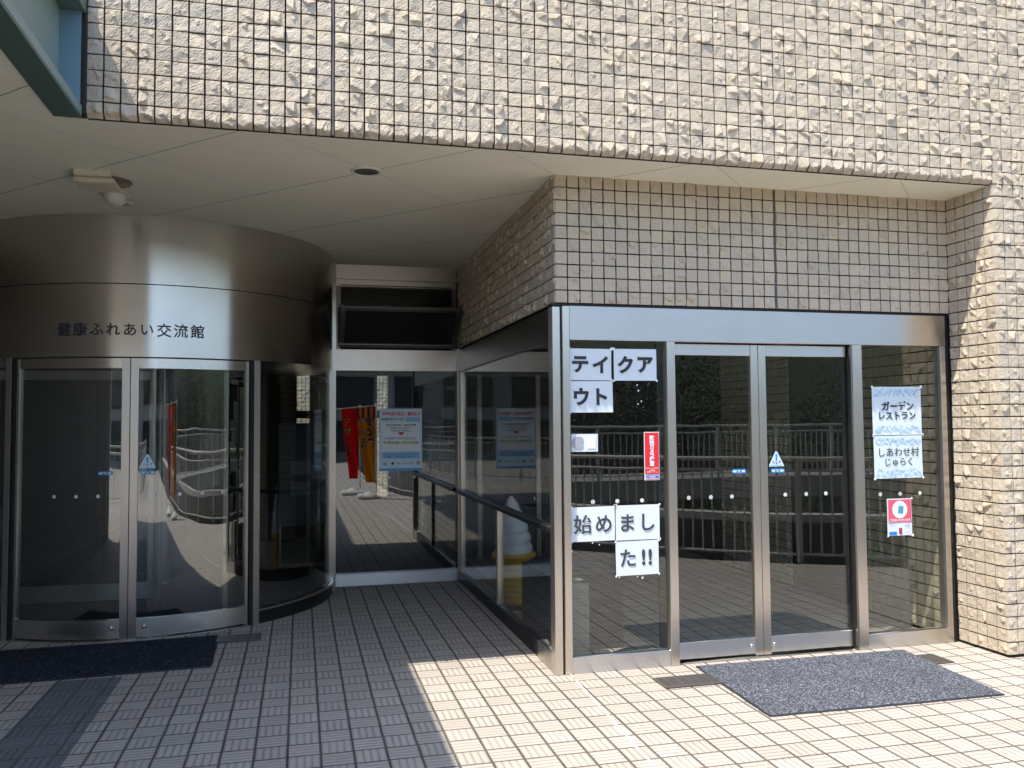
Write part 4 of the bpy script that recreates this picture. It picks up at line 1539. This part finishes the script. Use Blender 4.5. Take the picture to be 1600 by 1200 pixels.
# wall and railing on the left of the walk
railing("far picket railing on the left side of the walkway", [(-9.6, -9.8), (-5.5, -10.2), (-3.2, -12.0), (-2.8, -18.0)], 0.0, 1.13, 0.13)

# banners
def banner(label, x, y, cloth_m, head_m, txt, tm, lean):
    o = thing("banner_flag", (x, y, 0), label, "banner", "advertising banners on white bases")
    t = MB()
    t.box(x - .24, x + .24, y - .19, y + .19, 0.002, 0.10, plain("white_base_plastic", (0.75, 0.74, 0.70), .5), 0.035)
    t.lathe(x, y, [(0.13, 0.0995), (0.09, 0.135), (0.03, 0.16), (0.0, 0.16)], MATS["white_base_plastic"], 20)
    t.build("base", o)
    t = MB()
    t.tube([(x + .16, y, 0.15), (x + .16, y, 1.98)], 0.012, WHITE_PLASTIC)
    t.tube([(x + .18, y, 1.93), (x - .42, y, 1.90)], 0.007, WHITE_PLASTIC)
    t.build("pole", o)
    t = MB()
    vs, fs = [], []
    NX, NZ = 14, 26
    def pos(u, w):
        z = 1.90 - w * 1.55
        sq = 1 - 0.55 * w
        xx = x + .155 - (u * 0.42 * sq) - 0.03 * w
        yy = y + 0.05 * math.sin(u * 9 + w * 5) * (0.3 + w) + lean * w * .2
        return (xx, yy, z)
    for k in (0, 1):
        for i in range(NX + 1):
            for j in range(NZ + 1):
                p = pos(i / NX, j / NZ)
                vs.append((p[0], p[1] + k * .0015, p[2]))
    per = (NX + 1) * (NZ + 1)
    f1, f2 = [], []
    for i in range(NX):
        for j in range(NZ):
            q = (i * (NZ + 1) + j, i * (NZ + 1) + j + 1, (i + 1) * (NZ + 1) + j + 1, (i + 1) * (NZ + 1) + j)
            tgt = f2 if (j < 4 and head_m and (i // 2) % 2 == 0) else (f1)
            tgt.append(q)
            tgt.append(tuple(a + per for a in q[::-1]))
    t.add(vs, f1, cloth_m, True)
    if f2:
        t.add(vs, f2, head_m, True)
    c = t.build("cloth", o)
    t = MB()
    for ci, col in enumerate(txt):
        for k, ch in enumerate(col):
          for bold_, yo, mm in ((0.10, 0.005, INK), (0.015, 0.009, tm)):
            g_, fs_ = text_geo(ch, 0.19, bold_)
            u0, w0 = (0.30 + 0.42 * ci), 0.20 + k * 0.135
            # the print is read from the building side
            out = []
            for a, b2, _ in g_:
                u = u0 - (-a) / 0.52 if False else u0 + (-a) / 0.42
                p = pos(min(max(u, 0), 1), w0 - b2 / 1.55)
                out.append((p[0], p[1] + yo, p[2]))
            t.add(out, [f[::-1] for f in fs_], mm)
    t.build("lettering", c)
    return o


def cloth_mat(name, col):
    t = NT(name)
    d = t.n('ShaderNodeBsdfDiffuse')
    tl = t.n('ShaderNodeBsdfTranslucent')
    nz = t.noise(20, 3)
    c = t.mix(nz, tuple(x * .85 for x in col), tuple(min(1, x * 1.1) for x in col))
    t.link(c, d.inputs[0])
    t.link(c, tl.inputs[0])
    mx = t.n('ShaderNodeMixShader')
    mx.inputs[0].default_value = 0.55
    t.link(d.outputs[0], mx.inputs[1])
    t.link(tl.outputs[0], mx.inputs[2])
    t.link(mx.outputs[0], t.out.inputs[0])
    return t.m


banner("gold banner flag with a purple striped top standing by the railing", -0.10, -6.35, cloth_mat("gold_cloth", (0.72, 0.36, 0.04)), cloth_mat("plum_cloth", (0.30, 0.05, 0.11)), ("ランチ", "チーズ"), cloth_mat("cream_letter_print", (0.9, 0.86, 0.80)), 0.3)
banner("red banner flag standing beyond the gold one", -0.36, -7.4, cloth_mat("red_cloth", (0.75, 0.02, 0.03)), None, ("", "デザート"), cloth_mat("gold_letter_print", (0.9, 0.7, 0.15)), -0.4)

# opposite block
ob_ = thing("opposite_building", (-2, -24, 0), "grey rendered building across the walkway with dark windows and a tiled column", "building")
t = MB()
t.box(-14, 6, -30, -25, -3.4, 3.9, OLDWALL)
t.build("wall", ob_)
t = MB()
t.box(-14.3, 6.3, -30.3, -24.7, 3.901, 4.1, CONCRETE)
t.build("roof", ob_)
for k in range(6):
    x = -13 + k * 3.1
    for z in (0.4, 2.3):
        t = MB()
        t.box(x, x + 2.2, -25.0, -24.93, z, z + 1.3, DARKSTEEL)
        w_ = t.build("window", ob_)
        t = MB()
        t.box(x + .06, x + 1.07, -24.929, -24.92, z + .06, z + 1.24, WINDOWGLASS)
        t.box(x + 1.13, x + 2.14, -24.929, -24.92, z + .06, z + 1.24, WINDOWGLASS)
        t.build("pane", w_)
t = MB()
t.box(-0.9, -0.3, -24.99, -24.4, 0.0, 3.895, plain("cream_column_tile", (0.62, 0.57, 0.45), .8, var=.2, scale=20))
t.build("column", ob_)


def tree(x, y, h, cr, seed, label):
    rr = np.random.default_rng(seed)
    zb = -3.2 + max(0, math.hypot(x, y + 5) - 34) * .19
    o = thing("tree", (x, y, zb), label, "tree", "trees beyond the terrace")
    t = MB()
    top = zb + h
    t.tube([(x, y, zb - .3), (x + .1, y, zb + h * .3), (x - .1, y + .1, zb + h * .6), (x, y, zb + h * .85)], [.24, .19, .12, .05], BARK)
    for k in range(6):
        a = k * 1.05 + seed
        z0 = zb + h * (.35 + .07 * k)
        t.tube([(x, y, z0), (x + math.cos(a) * cr * .4, y + math.sin(a) * cr * .4, z0 + h * .08), (x + math.cos(a) * cr * .75, y + math.sin(a) * cr * .75, z0 + h * .18)], [.09, .06, .03], BARK, 6)
    t.build("trunk", o)
    NC = 80
    cl_ = rr.normal(0, 1, (NC, 3))
    cl_ /= np.linalg.norm(cl_, axis=1)[:, None]
    cl_ *= rr.uniform(.25, 1, (NC, 1)) ** .5
    cen = np.array([x, y, zb + h * .62]) + cl_ * np.array([cr, cr, h * .38])
    n = 16000
    k = rr.integers(0, NC, n)
    P = cen[k] + rr.normal(0, 1, (n, 3)) * cr * .15
    A = rr.normal(0, 1, (n, 3)); A /= np.linalg.norm(A, axis=1)[:, None]
    B_ = np.cross(A, rr.normal(0, 1, (n, 3))); B_ /= np.linalg.norm(B_, axis=1)[:, None]
    s_ = rr.uniform(.035, .075, (n, 1))
    V = np.stack([P - A * s_, P + B_ * s_ * .55, P + A * s_, P - B_ * s_ * .55], 1).reshape(-1, 3)
    t = MB()
    t.add(V.tolist(), [(4 * i, 4 * i + 1, 4 * i + 2, 4 * i + 3) for i in range(n)], LEAF)
    t.build("crown", o)


TR = [(5, -17, 8.2, 3.0, "rounded green tree standing nearest the footbridge"), (10, -19, 9.0, 3.4, "tall green tree behind the middle of the footbridge"), (15, -16, 8.6, 3.2, "broad green tree at the far end of the footbridge"), (20, -10, 8.8, 3.4, "green tree out beyond the right end of the curved railing"),
      (13, -9, 7.2, 2.8, "smaller green tree between the curved railing and the bridge end"), (8.5, -23, 10.0, 3.8, "tallest dark tree in the row behind the footbridge"), (24, -19, 9.5, 3.8, "dark tree farthest out on the slope"), (-18, -16, 9.0, 3.6, "broad tree left of the grey building"), (18, -4, 8.0, 3.2, "green tree level with the curved railing")]
for i, (x, y, h, c, lb) in enumerate(TR):
    tree(x, y, h - 2.5, c * .85, 20 + i, lb)

for o in bpy.data.objects:
    if "_o" in o:
        del o["_o"]
